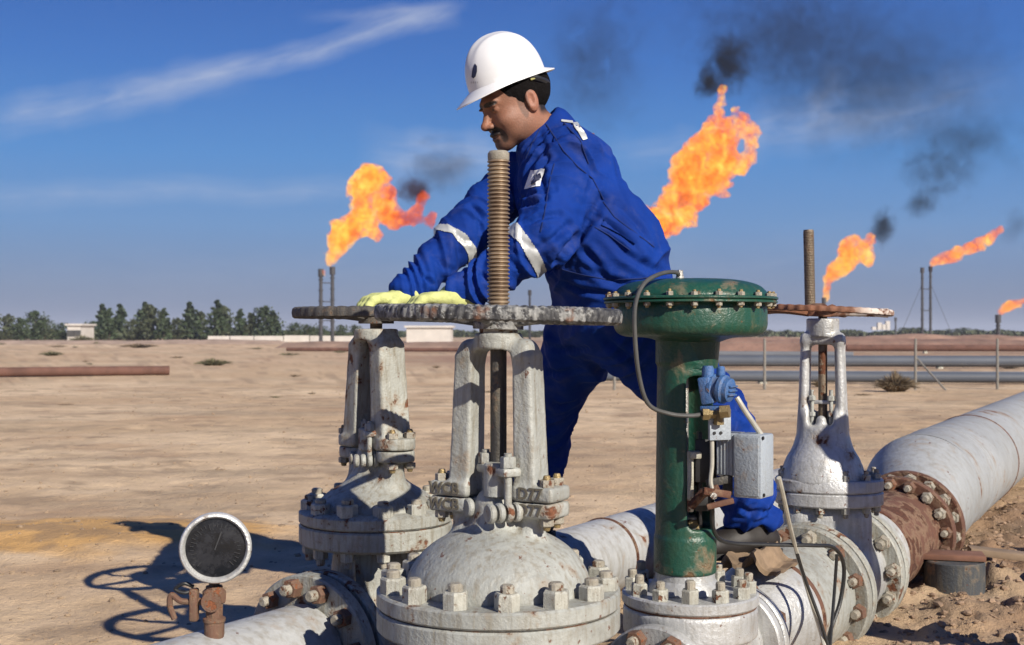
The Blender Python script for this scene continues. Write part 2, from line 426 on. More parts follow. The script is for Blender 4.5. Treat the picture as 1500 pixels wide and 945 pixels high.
# nut + stud; local z points out of the flange
def nut_mesh(name, r, h, stud, sr, mat, studmat=None):
    mb = MB(); mb.hexn(r, 0, h)
    me = mb.mesh(name, 25); me.materials.append(mat); return me
def bolt_proto(tagname, r, h, stud, mat, smat):
    a = MB().hexn(r, 0, h).mesh('nut', 25); a.materials.append(mat)
    b = MB().lathe([(0, h - .001), (r * .56, h - .001), (r * .56, h + stud - .004), (r * .42, h + stud), (0, h + stud)], 12).mesh('stud', 40); b.materials.append(smat)
    bm = bmesh.new(); bm.from_mesh(a); n0 = len(bm.faces); bm.from_mesh(b)
    bm.faces.ensure_lookup_table()
    for f in bm.faces[n0:]: f.material_index = 1
    me = bpy.data.meshes.new(tagname); bm.to_mesh(me); bm.free(); me.materials.append(mat); me.materials.append(smat)
    me.set_sharp_from_angle(angle=R(25)); return me
def bolt_ring(parent, proto, Mx, rad, n, phase=0.0, flip=False, skip=()):
    shift = Matrix() if parent.parent else Matrix.Translation(-Vector(parent.location))
    for i in range(n):
        if i in skip: continue
        a = phase + 2 * PI * i / n
        X = Mx @ Matrix.Translation((rad * math.cos(a), rad * math.sin(a), 0)) @ (Matrix.Rotation(PI, 4, 'X') if flip else Matrix()) @ Matrix.Rotation(random.uniform(0, 1.0), 4, 'Z') @ Matrix.Rotation(R(random.uniform(-2, 2)), 4, 'X')
        s = random.uniform(.94, 1.06)
        o = bpy.data.objects.new('bolt', proto); COL.objects.link(o); o.parent = parent
        o.matrix_local = shift @ X @ Matrix.Diagonal((s, s, random.uniform(.85, 1.12), 1))
PB_cream = bolt_proto('bolt', .030, .036, .016, M['nutcream'], M['nut'])
PB_steel = bolt_proto('bolt', .024, .036, .024, M['nutcream'], M['nut'])
PB_nut = bolt_proto('bolt', .027, .03, .026, M['nut'], M['nut'])
PB_rust = bolt_proto('bolt', .027, .03, .024, M['rustbolt'], M['nut'])
PB_small = bolt_proto('bolt', .010, .010, .006, M['nut'], M['brass'])
PB_mid = bolt_proto('bolt', .022, .03, .02, M['nutcream'], M['nut'])

def ring_prof(r, z0, z1, ch=.004, ri=0): return [(ri, z0), (r - ch, z0), (r, z0 + ch), (r, z1 - ch), (r - ch, z1), (ri, z1)]
def handwheel(rad, thick, nsp, rot, dish, lobes, lobe_amp, hub_r, hub_h, tube_r):
    mb = MB(); n = lobes * 5
    k = 10; prof = []
    vs = []; fs = []
    for i in range(n):
        a = 2 * PI * i / n; w = .5 + .5 * math.cos(lobes * a); w = w ** .6
        rr = rad - tube_r - (1 - w) * lobe_amp; hh = thick / 2 * (1 - .16 * (1 - w))
        for j in range(k):
            b = 2 * PI * j / k
            e = lambda t: math.copysign(abs(t) ** .65, t)
            vs.append(((rr + (tube_r + 0) * e(math.cos(b))) * math.cos(a), (rr + tube_r * e(math.cos(b))) * math.sin(a), hh * e(math.sin(b))))
    for i in range(n):
        for j in range(k):
            a_, b_ = i * k, ((i + 1) % n) * k
            fs.append((a_ + j, b_ + j, b_ + (j + 1) % k, a_ + (j + 1) % k))
    mb.add(vs, fs); spk = []
    for i in range(nsp):
        a = rot + 2 * PI * i / nsp; ca, sa = math.cos(a), math.sin(a); pts = []; rs = []
        for q in range(9):
            t = q / 8; r = hub_r * .8 + (rad - tube_r * 1.6 - hub_r * .8) * t
            z = -dish * (1 - t) ** 1.6; off = .02 * math.sin(t * PI)
            pts.append((r * ca - off * sa, r * sa + off * ca, z)); rs.append(.017 - .004 * math.sin(t * PI))
        spk.append(MB().tube(pts, rs, 8))
    hub = MB().lathe([(0, -dish - hub_h * .5), (hub_r, -dish - hub_h * .5), (hub_r * 1.02, -dish + hub_h * .3), (hub_r * .8, -dish + hub_h * .5), (0, -dish + hub_h * .5)], 24)
    return mb, spk, hub
def put_wheel(w, mat, parent, M):
    o = obj('handwheel', w[0], mat, parent, M=M)
    for k in w[1]:
        q = obj('spoke', k, mat); q.parent = o
    q = obj('hub', w[2], mat); q.parent = o; return o
def threaded(r, z0, z1, pitch, depth, n=20):
    prof = [(0, z0), (r - depth, z0)]
    z = z0 + pitch * .3
    while z < z1 - pitch:
        prof += [(r - depth, z), (r, z + pitch * .28), (r, z + pitch * .52), (r - depth, z + pitch * .8)]; z += pitch
    prof += [(r - depth, z1 - .002), (r - depth * 1.6, z1), (0, z1)]
    return MB().lathe(prof, n)
def cast(name, fn, lo, hi, h, mat, parent):
    P = grid(lo, hi, h); V, Fq = surface_nets(fn(P), lo, h)
    return obj(name, np_mesh(name, V, Fq), mat, parent)
def text_mesh(txt, size, ext):
    cu = bpy.data.curves.new('raised_letters', 'FONT'); cu.body = txt; cu.size = size; cu.extrude = ext; cu.resolution_u = 3; cu.align_x = 'CENTER'; cu.align_y = 'CENTER'; cu.offset = size * .02
    o = bpy.data.objects.new('tmp', cu); COL.objects.link(o); dg = bpy.context.evaluated_depsgraph_get(); dg.update()
    me = bpy.data.meshes.new_from_object(o.evaluated_get(dg)); bpy.data.objects.remove(o); return me
def T(v): return Matrix.Translation(v)

# ================================================================== GROUND
def ground_h(x, y):
    base = .07 * (fbm(x * .35, y * .35, o=4, s=3) - .5) + .03 * (fbm(x * 1.7, y * 1.7, o=4, s=5) - .5) + .016 * (fbm(x * 9, y * 9, o=4, s=9) - .5) + .03 * np.clip(fbm(x * 4.2, y * 4.2, o=4, s=12, g=.6) - .52, 0, 1)
    soft = np.clip((x - 1.0) / .9, 0, 1) * np.clip((9 - y) / 3, 0, 1) * np.clip((y - 2) / 1, 0, 1)
    cl = fbm(x * 5.5, y * 5.5, o=4, s=21, g=.6)
    base = base + soft * (.24 * (np.clip(cl - .42, 0, 1)) ** 1.0 + .05 * (fbm(x * 1.1, y * 1.1, o=2, s=31) - .4))
    m1 = np.exp(-(((x + 2.35) / 1.15) ** 2 + ((y - 6.35) / .55) ** 2))
    base = base + .055 * m1 * (.7 + .6 * fbm(x * 3, y * 3, s=8))
    dist = np.hypot(x, y); base = base * np.clip(1.25 - dist / 60, .4, 1)
    far = .5 * (fbm(x * .05, y * .05, o=3, s=44) - .5) * np.clip((dist - 12) / 60, 0, 1)
    tr = np.exp(-((y - 13.5 - .6 * (fbm(x * .3, y * 0, o=2, s=2) - .5) * 3) / .5) ** 2)
    return base + far * .5 - .02 * tr
def soil(x, y):
    """real soil colours: pale dust, orange sand, brown dug earth, reddish far ground"""
    sand = np.array((.545, .39, .235)); pale = np.array((.68, .515, .33)); red = np.array((.38, .245, .14)); org = np.array((.60, .35, .12)); dug = np.array((.27, .17, .10)); grey = np.array((.42, .32, .205))
    n1 = fbm(x * .35, y * .42, o=5, s=60, g=.6); n2 = fbm(x * 1.3, y * 1.6, o=5, s=61, g=.6)
    t = np.clip((n1 - .38) * 3.5, 0, 1)[..., None]; c = sand * (1 - t) + pale * t
    t = np.clip((n2 - .55) * 3, 0, .55)[..., None]; c = c * (1 - t) + red * 1.1 * t
    m = np.exp(-(((x + 2.35) / 1.2) ** 2 + ((y - 6.4) / .55) ** 2)) + .5 * (fbm(x * 2.5, y * 4, o=4, s=7) - .5)
    t = np.clip((m - .24) * 3.6, 0, .95)[..., None]; c = c * (1 - t) + org * t
    e = (x - 1.0 - .10 * (y - 3)) / .8 + 1.2 * (fbm(x * .9, y * .9, o=3, s=70) - .5)
    t = (np.clip(e, 0, 1) * np.clip((8.6 - y + 2 * (n2 - .5)) / 1.4, 0, 1))[..., None]; c = c * (1 - t) + dug * t
    sp = fbm(x * 2.6, y * 3.4, o=4, s=110, g=.6); t = np.clip((sp - .60) * 7, 0, .5)[..., None]; c = c * (1 - t) + np.array((.27, .19, .12)) * t
    for k, (yy, sl) in enumerate(((9.5, .10), (10.6, .10), (16, -.06), (17.5, -.06), (24, .03))):
        tr = np.exp(-((y - yy - sl * x - .5 * (fbm(x * .35, y * 0, o=2, s=120 + k) - .5)) / (.10 + .008 * yy)) ** 2) * (.35 + .8 * fbm(x * 1.2, y * 4, o=3, s=130 + k)); t = np.clip(tr * .5, 0, .5)[..., None]; c = c * (1 - t) + np.array((.33, .235, .155)) * t
    far = np.clip((y - 32) / 14, 0, 1) * np.clip(1.2 * fbm(x * .03, y * .12, o=3, s=80) + .1, 0, 1) * np.clip((160 - y) / 60, .15, 1)
    t = (.9 * far)[..., None]; t = t * np.clip((x / np.maximum(y, 1) + .20) * 6, .22, 1)[..., None]; c = c * (1 - t) + np.array((.30, .175, .115)) * t
    g = np.clip((fbm(x * .5, y * 1.6, o=4, s=90) - .60) * 5, 0, .5)[..., None]; c = c * (1 - g) + grey * g
    return c
def build_ground():
    rr = np.concatenate([[0.0], np.geomspace(.6, 3.0, 16)[:-1], np.geomspace(3.0, 26, 330), np.geomspace(26, 6000, 90)[1:]])
    th = np.concatenate([np.linspace(-R(35), R(35), 430), np.linspace(R(35), R(325), 70)[1:-1]])
    Rr, Th = np.meshgrid(rr, th, indexing='ij')
    x = Rr * np.sin(Th); y = Rr * np.cos(Th)
    z = ground_h(x, y)
    n, m = Rr.shape
    V = np.stack([x, y, z], -1).reshape(-1, 3)
    i = np.arange(n - 1)[:, None]; j = np.arange(m)[None, :]; jn = (j + 1) % m
    Fq = np.stack([i * m + j, (i + 1) * m + j, (i + 1) * m + jn, i * m + jn], -1).reshape(-1, 4)
    Fq = Fq[:, ::-1]
    me = np_mesh('ground', V, Fq)
    c = soil(x, y).reshape(-1, 3); at = me.color_attributes.new('soil', 'FLOAT_COLOR', 'POINT')
    at.data.foreach_set('color', np.concatenate([c, np.ones((len(c), 1))], 1).astype(np.float32).ravel())
    m_ = NT('dusty_soil'); tc = m_.coord(False)
    a = m_.n('ShaderNodeAttribute', attribute_name='soil').outputs['Color']
    n1 = m_.noise(3.0, 8, .62, tc); n2 = m_.noise(28, 6, .7, tc); n3 = m_.noise(110, 3, .7, tc); n4 = m_.noise(.5, 5, .6, m_.scale(tc, (1, 1.3, 1)))
    col = m_.mix(m_.ramp(n1, .3, .7, 0, 1), m_.mix(1.0, a, (.80, .78, .76), 'MULTIPLY'), m_.mix(1.0, a, (1.16, 1.15, 1.14), 'MULTIPLY'))
    col = m_.mix(m_.ramp(n2, .56, .76, 0, .55), col, m_.mix(1.0, a, (.50, .45, .42), 'MULTIPLY'))
    col = m_.mix(m_.ramp(n3, .6, .8, 0, .35), col, m_.mix(1.0, a, (.45, .42, .4), 'MULTIPLY'))
    col = m_.mix(m_.ramp(n4, .5, .7, 0, .35), col, m_.mix(1.0, a, (.82, .76, .70), 'MULTIPLY'))
    mat = m_.bsdf(col, .95, 0, m_.math('ADD', m_.math('MULTIPLY', n1, .8), m_.math('ADD', m_.math('MULTIPLY', n2, .5), m_.math('MULTIPLY', n3, .2))), .9, .035)
    return kind(obj('ground', me, mat), 'structure')
build_ground()
def gz(x, y): return float(ground_h(np.array([x]), np.array([y]))[0])

# ================================================================== PIPELINES
def L2(Y): return Vector((1.03 + .652 * (Y - 4.3), Y, .147 + .056 * (Y - 4.3)))
D2 = Vector((.652, 1, .056)).normalized()
def L1(Y): return Vector((-.42 + .652 * (Y - 3.8), Y, .125 + .012 * (Y - 3.8)))
D1 = Vector((.652, 1, .012)).normalized()
def pipe_between(a, b, ra, rb, n=56, extra=()):
    d = b - a; L = d.length; mb = MB(); prof = [(0, 0), (ra, 0)]
    if abs(ra - rb) > 1e-4:
        for q in range(1, 12):
            t = q / 12; s = t * t * (3 - 2 * t); prof.append((ra + (rb - ra) * s, L * t))
    else:
        k = max(2, int(L / .15))
        for q in range(1, min(k, 60)): prof.append((ra, L * q / min(k, 60)))
    prof += [(rb, L), (0, L)]
    mb.lathe(prof, n, align(a, d)); return mb
def weld(p, d, r, w=.016, h=.006): return MB().lathe([(r - .004, -w / 2), (r + h * .7, -w / 4), (r + h, 0), (r + h * .7, w / 4), (r - .004, w / 2)], 56, align(p, d))

PL2 = thing('pipeline', 'pale pipeline through the control valve with rusty flanges, widening at the right', 'pipe', L2(4.0))
# control-valve side joint
def flange(parent, p, d, r, t, mat, name='flange', label=None):
    return obj(name, MB().lathe(ring_prof(r, -t / 2, t / 2, .005), 72, align(p, d)), mat, parent, label=label)
obj('reducer', pipe_between(L2(3.80), L2(3.99), .125, .190), M['silver'], PL2)
fl_ = flange(PL2, L2(3.775), D2, .168, .036, M['silver'])
bolt_ring(fl_, PB_rust, align(L2(3.775) + D2 * .018, D2), .14, 8, .3)
obj('weld_band', weld(L2(3.995), D2, .190, .03), M['rust'], PL2)
obj('pipe_section', pipe_between(L2(4.0), L2(4.255), .190, .192), M['cream'], PL2)
fl_ = flange(PL2, L2(4.275), D2, .236, .040, M['cream2'])
bolt_ring(fl_, PB_rust, align(L2(4.275) - D2 * .020, -D2), .205, 12, .35, skip=(2, 5, 8))
bolt_ring(fl_, PB_nut, align(L2(4.275) - D2 * .020, -D2), .205, 12, .35, skip=(0, 1, 3, 4, 6, 7, 9, 10, 11))
flange(PL2, L2(4.665), D2, .234, .040, M['cream2'])
obj('pipe_section', pipe_between(L2(4.685), L2(4.84), .185, .185), M['pipe'], PL2)
obj('weld_band', weld(L2(4.845), D2, .185, .02), M['rust'], PL2)
obj('rusty_spool', pipe_between(L2(4.85), L2(5.225), .185, .188), M['rust'], PL2)
fl_ = flange(PL2, L2(5.25), D2, .238, .045, M['rust'])
bolt_ring(fl_, PB_rust, align(L2(5.25) - D2 * .0225, -D2), .208, 16, .1, skip=(1, 2, 5, 9, 12, 13))
bolt_ring(fl_, PB_nut, align(L2(5.25) - D2 * .0225, -D2), .208, 16, .1, skip=(0, 3, 4, 6, 7, 8, 10, 11, 14, 15))
fl_ = flange(PL2, L2(5.37), D2, .242, .045, M['rust'])
bolt_ring(fl_, PB_nut, align(L2(5.37) - D2 * .0225, -D2), .210, 16, .28)
obj('flange_neck', pipe_between(L2(5.27), L2(5.35), .17, .17), M['dark'], PL2)
BP0 = W(1350, 718, 6.0); BD = Vector((.544, 1, 0)).normalized()
obj('reducer', pipe_between(L2(5.39), BP0, .19, .273), M['pipe_grey'], PL2)
obj('pipe_section', pipe_between(BP0, BP0 + BD * 1.55, .273, .273, 72), M['pipe_grey'], PL2)
obj('weld_band', weld(BP0 + BD * .5, BD, .273, .02, .003), M['pipe_grey'], PL2)
obj('weld_band', weld(BP0 + BD * 1.56, BD, .273, .028, .005), M['rust'], PL2)
obj('pipe_section', pipe_between(BP0 + BD * 1.57, BP0 + BD * 22, .273, .273, 72), M['pipe_grey'], PL2)
for q in (5.0, 12.0, 19.0):
    p = BP0 + BD * q; obj('pipe_support', MB().box((p.x, p.y, .02), (.7, .25, .12), None, .01), M['postm'], PL2)

PL1 = thing('pipeline', 'grey-white pipeline passing beneath the left valve and behind the front one', 'pipe', L1(4.4))
fl_ = flange(PL1, L1(3.555), D1, .232, .045, M['cream2'])
bolt_ring(fl_, PB_rust, align(L1(3.555) - D1 * .0225, -D1), .196, 12, .2)
obj('pipe_section', pipe_between(L1(1.4), L1(3.53), .15, .15), M['pipe'], PL1)
fl_ = flange(PL1, L1(4.105), D1, .232, .045, M['cream2'])
bolt_ring(fl_, PB_nut, align(L1(4.105) + D1 * .0225, D1), .196, 12, .2)
obj('pipe_section', pipe_between(L1(4.13), L1(5.02), .15, .15), M['pipe'], PL1)
obj('weld_band', weld(L1(5.03), D1, .15, .02), M['rust'], PL1)
obj('pipe_section', pipe_between(L1(5.04), L1(7.2), .15, .15), M['pipe'], PL1)
flange(PL1, L1(7.22), D1, .23, .05, M['cream2'])

# ================================================================== VALVE A (front)
A0 = Vector((-.033, 3.0, 0)); A = thing('gate_valve', 'largest cream gate valve in front with tall threaded stem and chipped handwheel', 'valve', A0)
ZA = T(A0)
def domeprof(pts, n=4):
    s = spline([(r, 0, z) for r, z in pts], n); return [(max(0, p.x), p.z) for p in s]
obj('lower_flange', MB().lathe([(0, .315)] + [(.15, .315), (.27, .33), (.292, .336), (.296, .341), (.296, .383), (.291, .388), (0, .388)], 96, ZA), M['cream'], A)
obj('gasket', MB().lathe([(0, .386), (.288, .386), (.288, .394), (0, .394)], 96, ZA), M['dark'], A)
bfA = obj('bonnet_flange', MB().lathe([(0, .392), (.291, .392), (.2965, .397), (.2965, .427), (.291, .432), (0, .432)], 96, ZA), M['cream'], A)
RA = R(-30)
def fnA(P):
    P = (P[0] - A0.x, P[1] - A0.y, P[2])
    rad = np.sqrt(P[0] ** 2 + P[1] ** 2)
    # dome
    d = ell(P, (0, 0, .425), (.226, .226, .158))
    d = smax(d, .425 - P[2], .004)
    neck = cone(P, (0, 0, .5), (0, 0, .62), .080, .062)
    d = smin(d, neck, .03)
    cs, sn = math.cos(RA), math.sin(RA)
    for sgn in (-1, 1):
        ax, ay = sgn * .09 * cs, sgn * .09 * sn
        rib = cone(P, (ax * 1.0, ay * 1.0, .52), (ax * 1.1, ay * 1.1, .62), .034, .028); d = smin(d, rib, .025)
        d = smin(d, rbox(P, (sgn * .118 * cs, sgn * .118 * sn, .629), (.055, .05, .018), .008, RA), .012)
    return d + .0012 * (fbm(P[0] * 40, P[1] * 40, P[2] * 40, o=2) - .5)
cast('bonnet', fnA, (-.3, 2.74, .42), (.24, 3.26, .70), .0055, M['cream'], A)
def yoke_fn(base, rot, span_b, span_t, w, dpt, zb, zt, ztop, topr, lug=True, lugc=.118, lugw=.055, lugd=.05, lugz=.668):
    cs, sn = math.cos(rot), math.sin(rot)
    def fn(P):
        P = (P[0] - base.x, P[1] - base.y, P[2]); d = None
        X = cs * P[0] + sn * P[1]; Y = -sn * P[0] + cs * P[1]; Q = (X, Y, P[2])
        for sgn in (-1, 1):
            t = np.clip((Q[2] - zb) / (zt - zb), 0, 1); cx = sgn * (span_b + (span_t - span_b) * t)
            hw = w * (1 + .18 * (1 - t)); hd = dpt * (1 + .12 * (1 - t)); r = .008
            qx, qy, qz = abs(Q[0] - cx) - hw + r, abs(Q[1]) - hd + r, abs(Q[2] - (zb + zt) / 2) - (zt - zb) / 2 + r
            e = np.sqrt(np.maximum(qx, 0) ** 2 + np.maximum(qy, 0) ** 2 + np.maximum(qz, 0) ** 2) + np.minimum(np.maximum(qx, np.maximum(qy, qz)), 0) - r
            d = e if d is None else np.minimum(d, e)
            if lug:
                e = rbox(Q, (sgn * lugc, 0, lugz), (lugw, lugd, .018), .008); d = smin(d, e, .014)
        # arch: rounded block
        arch = rbox(Q, (0, 0, (zt + ztop) / 2 - .004), (span_t + w, dpt, (ztop - zt) / 2 + .018), .030)
        hole = np.sqrt(Q[0] ** 2 + ((Q[2] - (zt - .02)) * 1.2) ** 2) - (span_t - w * .9)
        arch = smax(arch, -hole, .02)
        d = smin(d, arch, .02)
        hubc = np.maximum(np.sqrt(Q[0] ** 2 + Q[1] ** 2) - topr, np.maximum(zt + .01 - Q[2], Q[2] - ztop - .028)) ; d = smin(d, hubc, .016)
        bore = np.sqrt(Q[0] ** 2 + Q[1] ** 2) - .03; d = np.maximum(d, -bore)
        return d + .0012 * (fbm(P[0] * 40, P[1] * 40, P[2] * 40, o=2, s=4) - .5)
    return fn
cast('yoke', yoke_fn(A0, RA, .093, .081, .0255, .036, .655, 1.0, 1.022, .058), (-.26, 2.84, .64), (.20, 3.16, 1.07), .0052, M['cream'], A)
mb = MB()
for sgn in (-1, 1):
    for s2 in (-1, 1):
        p = Vector((sgn * .148, s2 * .026 , .686)); p = Matrix.Rotation(RA, 3, 'Z') @ p + A0
        o = bpy.data.objects.new('bolt', PB_small); COL.objects.link(o); o.parent = A; o.matrix_local = T(p - A0) @ Matrix.Scale(1.7, 4)
        o = bpy.data.objects.new('bolt', PB_small); COL.objects.link(o); o.parent = A; o.matrix_local = T(p - A0 - Vector((0, 0, .076))) @ Matrix.Rotation(PI, 4, 'X') @ Matrix.Scale(1.7, 4)
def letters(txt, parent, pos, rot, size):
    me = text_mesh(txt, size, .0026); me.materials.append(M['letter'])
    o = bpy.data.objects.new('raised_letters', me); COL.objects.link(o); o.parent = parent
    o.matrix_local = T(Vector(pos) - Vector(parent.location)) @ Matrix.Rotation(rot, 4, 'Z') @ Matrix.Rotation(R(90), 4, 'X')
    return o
RAm = Matrix.Rotation(RA, 3, 'Z')
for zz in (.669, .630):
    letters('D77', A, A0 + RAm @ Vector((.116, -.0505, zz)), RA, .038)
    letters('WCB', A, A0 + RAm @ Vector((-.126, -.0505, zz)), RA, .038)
obj('stem', threaded(.0275, 1.05, 1.475, .0098, .0042, 28).add([], []), M['thread'], A, M=ZA)
obj('stem_tip', MB().lathe([(.024, 1.47), (.0265, 1.474), (.0265, 1.488), (.022, 1.494), (0, 1.494)], 28, ZA), M['nut'], A)
obj('lower_stem', MB().lathe([(0, .6), (.020, .6), (.020, 1.05), (0, 1.05)], 24, ZA), M['dark'], A)
put_wheel(handwheel(.303, .040, 5, .5, .012, 88, .0045, .062, .045, .018), M['wheelA'], A, M=T(A0 + Vector((0.0, 0, 1.094))) @ Matrix.Rotation(R(1.2), 4, 'Y'))
obj('yoke_nut', MB().lathe([(0, 1.045), (.046, 1.045), (.048, 1.07), (.04, 1.115), (.034, 1.118), (0, 1.118)], 8, ZA), M['steel'], A)
def gland(parent, c, rot, z, s=1.0):
    Mr = T(c) @ Matrix.Rotation(rot, 4, 'Z') @ Matrix.Scale(s, 4)
    zz = z / s
    g = MB(); g.box((0, 0, zz + .085), (.135, .044, .020), Mr, .007, 2); g.lathe([(0, zz + .03), (.032, zz + .03), (.032, zz + .095), (.028, zz + .1), (0, zz + .1)], 20, Mr)
    obj('packing_gland', g, M['cream'], parent)
    for sg in (-1, 1):
        e = MB(); e.lathe([(0, zz), (.0085, zz), (.0085, zz + .125), (0, zz + .125)], 12, Mr @ T((sg * .052, -.004, 0)))
        e.hexn(.0165, zz + .095, zz + .118, Mr @ T((sg * .052, -.004, 0)))
        obj('eye_bolt', e, M['cream'], parent)
        for k in range(4):
            e = MB(); Mx = Mr @ T((sg * .052, -.046 + k * .021, zz + .0)) @ Matrix.Rotation(R(90), 4, 'X')
            e.lathe([(0, -.0075), (.018, -.0075), (.021, -.004), (.021, .004), (.018, .0075), (0, .0075)], 18, Mx)
            obj('eye', e, M['cream'], parent)
gland(A, A0 + Vector((0, -.035, 0)), R(-62), .625, 1.12)
bolt_ring(bfA, PB_cream, T(A0 + Vector((0, 0, .432))), .262, 14, R(-90 + 4.7))
# body below
def fnAb(P):
    P = (P[0] - A0.x, P[1] - A0.y, P[2])
    d = ell(P, (0, 0, .12), (.21, .21, .24)); d = smin(d, cone(P, (-.16, -.245, .12), (.1, .153, .12), .15, .15), .05)
    return np.maximum(d, P[2] - .33)
cast('valve_body', fnAb, (-.44, 2.45, -.14), (.36, 3.35, .34), .012, M['cream'], A)
dA = Vector((-.545, -.838, 0))
obj('end_flange', MB().lathe(ring_prof(.21, 0, .045), 56, align(A0 + Vector((0, 0, .12)) + dA * .30, dA)), M['cream'], A)
obj('inlet_pipe', pipe_between(A0 + Vector((0, 0, .12)) + dA * .345, A0 + Vector((0, 0, .12)) + dA * 2.2, .14, .14), M['pipe'], A)

# ================================================================== VALVE B (left, behind)
B0 = Vector((-.42, 3.8, 0)); B = thing('gate_valve', 'left gate valve with dark handwheel gripped by the worker, rust-streaked flange', 'valve', B0); ZB = T(B0)
lfB = obj('lower_flange', MB().lathe([(0, .405), (.226, .405), (.236, .413), (.236, .462), (.231, .467), (0, .467)], 84, ZB), M['cream2'], B)
obj('gasket', MB().lathe([(0, .465), (.228, .465), (.228, .473), (0, .473)], 84, ZB), M['dark'], B)
bfB = obj('bonnet_flange', MB().lathe([(0, .471), (.231, .471), (.2365, .476), (.2365, .503), (.225, .512), (0, .530)], 84, ZB), M['cream2'], B)
RB = R(-50)
def fnB(P):
    P = (P[0] - B0.x, P[1] - B0.y, P[2])
    d = ell(P, (0, 0, .50), (.185, .185, .10)); d = smax(d, .50 - P[2], .004)
    d = smin(d, cone(P, (0, 0, .52), (0, 0, .67), .095, .060), .05)
    cs, sn = math.cos(RB), math.sin(RB)
    for sgn in (-1, 1):
        d = smin(d, cone(P, (sgn * .075 * cs, sgn * .075 * sn, .54), (sgn * .10 * cs, sgn * .10 * sn, .66), .042, .030), .04)
        e = np.maximum(np.sqrt((P[0] - sgn * .105 * cs) ** 2 + (P[1] - sgn * .105 * sn) ** 2) - .058, abs(P[2] - .677) - .017); d = smin(d, e, .012)
    return d + .0015 * (fbm(P[0] * 40, P[1] * 40, P[2] * 40, o=2) - .5)
cast('bonnet', fnB, (-.64, 3.58, .49), (-.20, 4.02, .72), .0058, M['cream2'], B)
def fnBy(P):
    d = yoke_fn(B0, RB, .082, .058, .031, .047, .70, 1.02, 1.035, .068, False)(P)
    Q = (P[0] - B0.x, P[1] - B0.y, P[2]); cs, sn = math.cos(RB), math.sin(RB)
    for sgn in (-1, 1):
        e = np.maximum(np.sqrt((Q[0] - sgn * .105 * cs) ** 2 + (Q[1] - sgn * .105 * sn) ** 2) - .060, abs(Q[2] - .715) - .018); d = smin(d, e, .012)
    return d
cast('yoke', fnBy, (-.62, 3.60, .685), (-.22, 4.0, 1.08), .0055, M['cream2'], B)
for sgn in (-1, 1):
    for s2 in (-1, 1):
        p = Matrix.Rotation(RB, 3, 'Z') @ Vector((sgn * .135, s2 * .032, .733))
        o = bpy.data.objects.new('bolt', PB_small); COL.objects.link(o); o.parent = B; o.matrix_local = T(p) @ Matrix.Scale(1.7, 4)
        o = bpy.data.objects.new('bolt', PB_small); COL.objects.link(o); o.parent = B; o.matrix_local = T(p - Vector((0, 0, .075))) @ Matrix.Rotation(PI, 4, 'X') @ Matrix.Scale(1.7, 4)
gland(B, B0 + Vector((-.02, -.035, 0)), R(-75), .665, .95)
obj('lower_stem', MB().lathe([(0, .6), (.019, .6), (.019, 1.105), (0, 1.105)], 24, ZB), M['threadD'], B)
put_wheel(handwheel(.258, .036, 5, .2, .010, 40, .004, .055, .045, .017), M['wheelB'], B, M=T(B0 + Vector((.0, 0, 1.112))))
bolt_ring(bfB, PB_cream, T(B0 + Vector((0, 0, .510))), .203, 12, R(-90 + 12))
bolt_ring(lfB, PB_mid, T(B0 + Vector((0, 0, .407))), .203, 12, R(-90 + 12), flip=True)
def fnBb(P):
    d = cone(P, B0 + Vector((0, 0, .12)), B0 + Vector((0, 0, .44)), .16, .125)
    d = smin(d, cone(P, L1(3.58), L1(4.08), .155, .155), .05)
    return np.maximum(d, P[2] - .41)
cast('valve_body', fnBb, (-.82, 3.35, -.06), (.0, 4.3, .42), .012, M['cream2'], B)
flange(B, L1(3.605), D1, .232, .040, M['cream2'], 'end_flange'); flange(B, L1(4.055), D1, .232, .040, M['cream2'], 'end_flange')
obj('grease_fitting', MB().lathe([(0, .28), (.010, .28), (.008, .38), (.018, .385), (.012, .40), (0, .40)], 14, T(B0 + Vector((-.05, -.18, 0)))), M['cream'], B)

# ================================================================== VALVE D (right)
D0 = Vector((1.128, 4.46, 0)); Dv = thing('gate_valve', 'silver gate valve on the right with rusty brown handwheel', 'valve', D0); ZD = T(D0)
RD = R(-24)
def fnD(P):
    P = (P[0] - D0.x, P[1] - D0.y, P[2])
    d = ell(P, (0, 0, .50), (.155, .145, .165)); d = smax(d, .515 - P[2], .004)
    d = smin(d, cone(P, (0, 0, .60), (0, 0, .70), .095, .068), .06)
    cs, sn = math.cos(RD), math.sin(RD); X = cs * P[0] + sn * P[1]; Y = -sn * P[0] + cs * P[1]; Q = (X, Y, P[2])
    d = smin(d, rbox(Q, (0, 0, .71), (.082, .045, .075), .03), .05)
    d = smax(d, -rbox(Q, (0, -.02, .79), (.042, .06, .075), .02), .02)
    d = smin(d, cone(Q, (0, -.03, .66), (0, -.032, .735), .022, .018), .02)
    for sgn in (-1, 1):
        for s2 in (-1, 1):
            e = cone(Q, (sgn * .069, s2 * .020, .70), (sgn * .060, s2 * .020, 1.01), .019, .016); d = smin(d, e, .010)
    top = rbox(Q, (0, 0, 1.03), (.076, .044, .022), .018); d = smin(d, top, .02)
    d = smin(d, np.maximum(np.sqrt(Q[0] ** 2 + Q[1] ** 2) - .058, abs(Q[2] - 1.07) - .033), .01)
    d = np.maximum(d, -(np.sqrt(Q[0] ** 2 + Q[1] ** 2) - .024))
    return d + .001 * (fbm(P[0] * 40, P[1] * 40, P[2] * 40, o=2) - .5)
cast('bonnet_with_yoke', fnD, (.95, 4.28, .50), (1.32, 4.64, 1.12), .0056, M['silver'], Dv)
Dfl = T(D0 + Vector((.022, 0, 0))) @ Matrix.Rotation(R(-8), 4, 'Z') @ Matrix.Diagonal((1.0, .78, 1, 1))
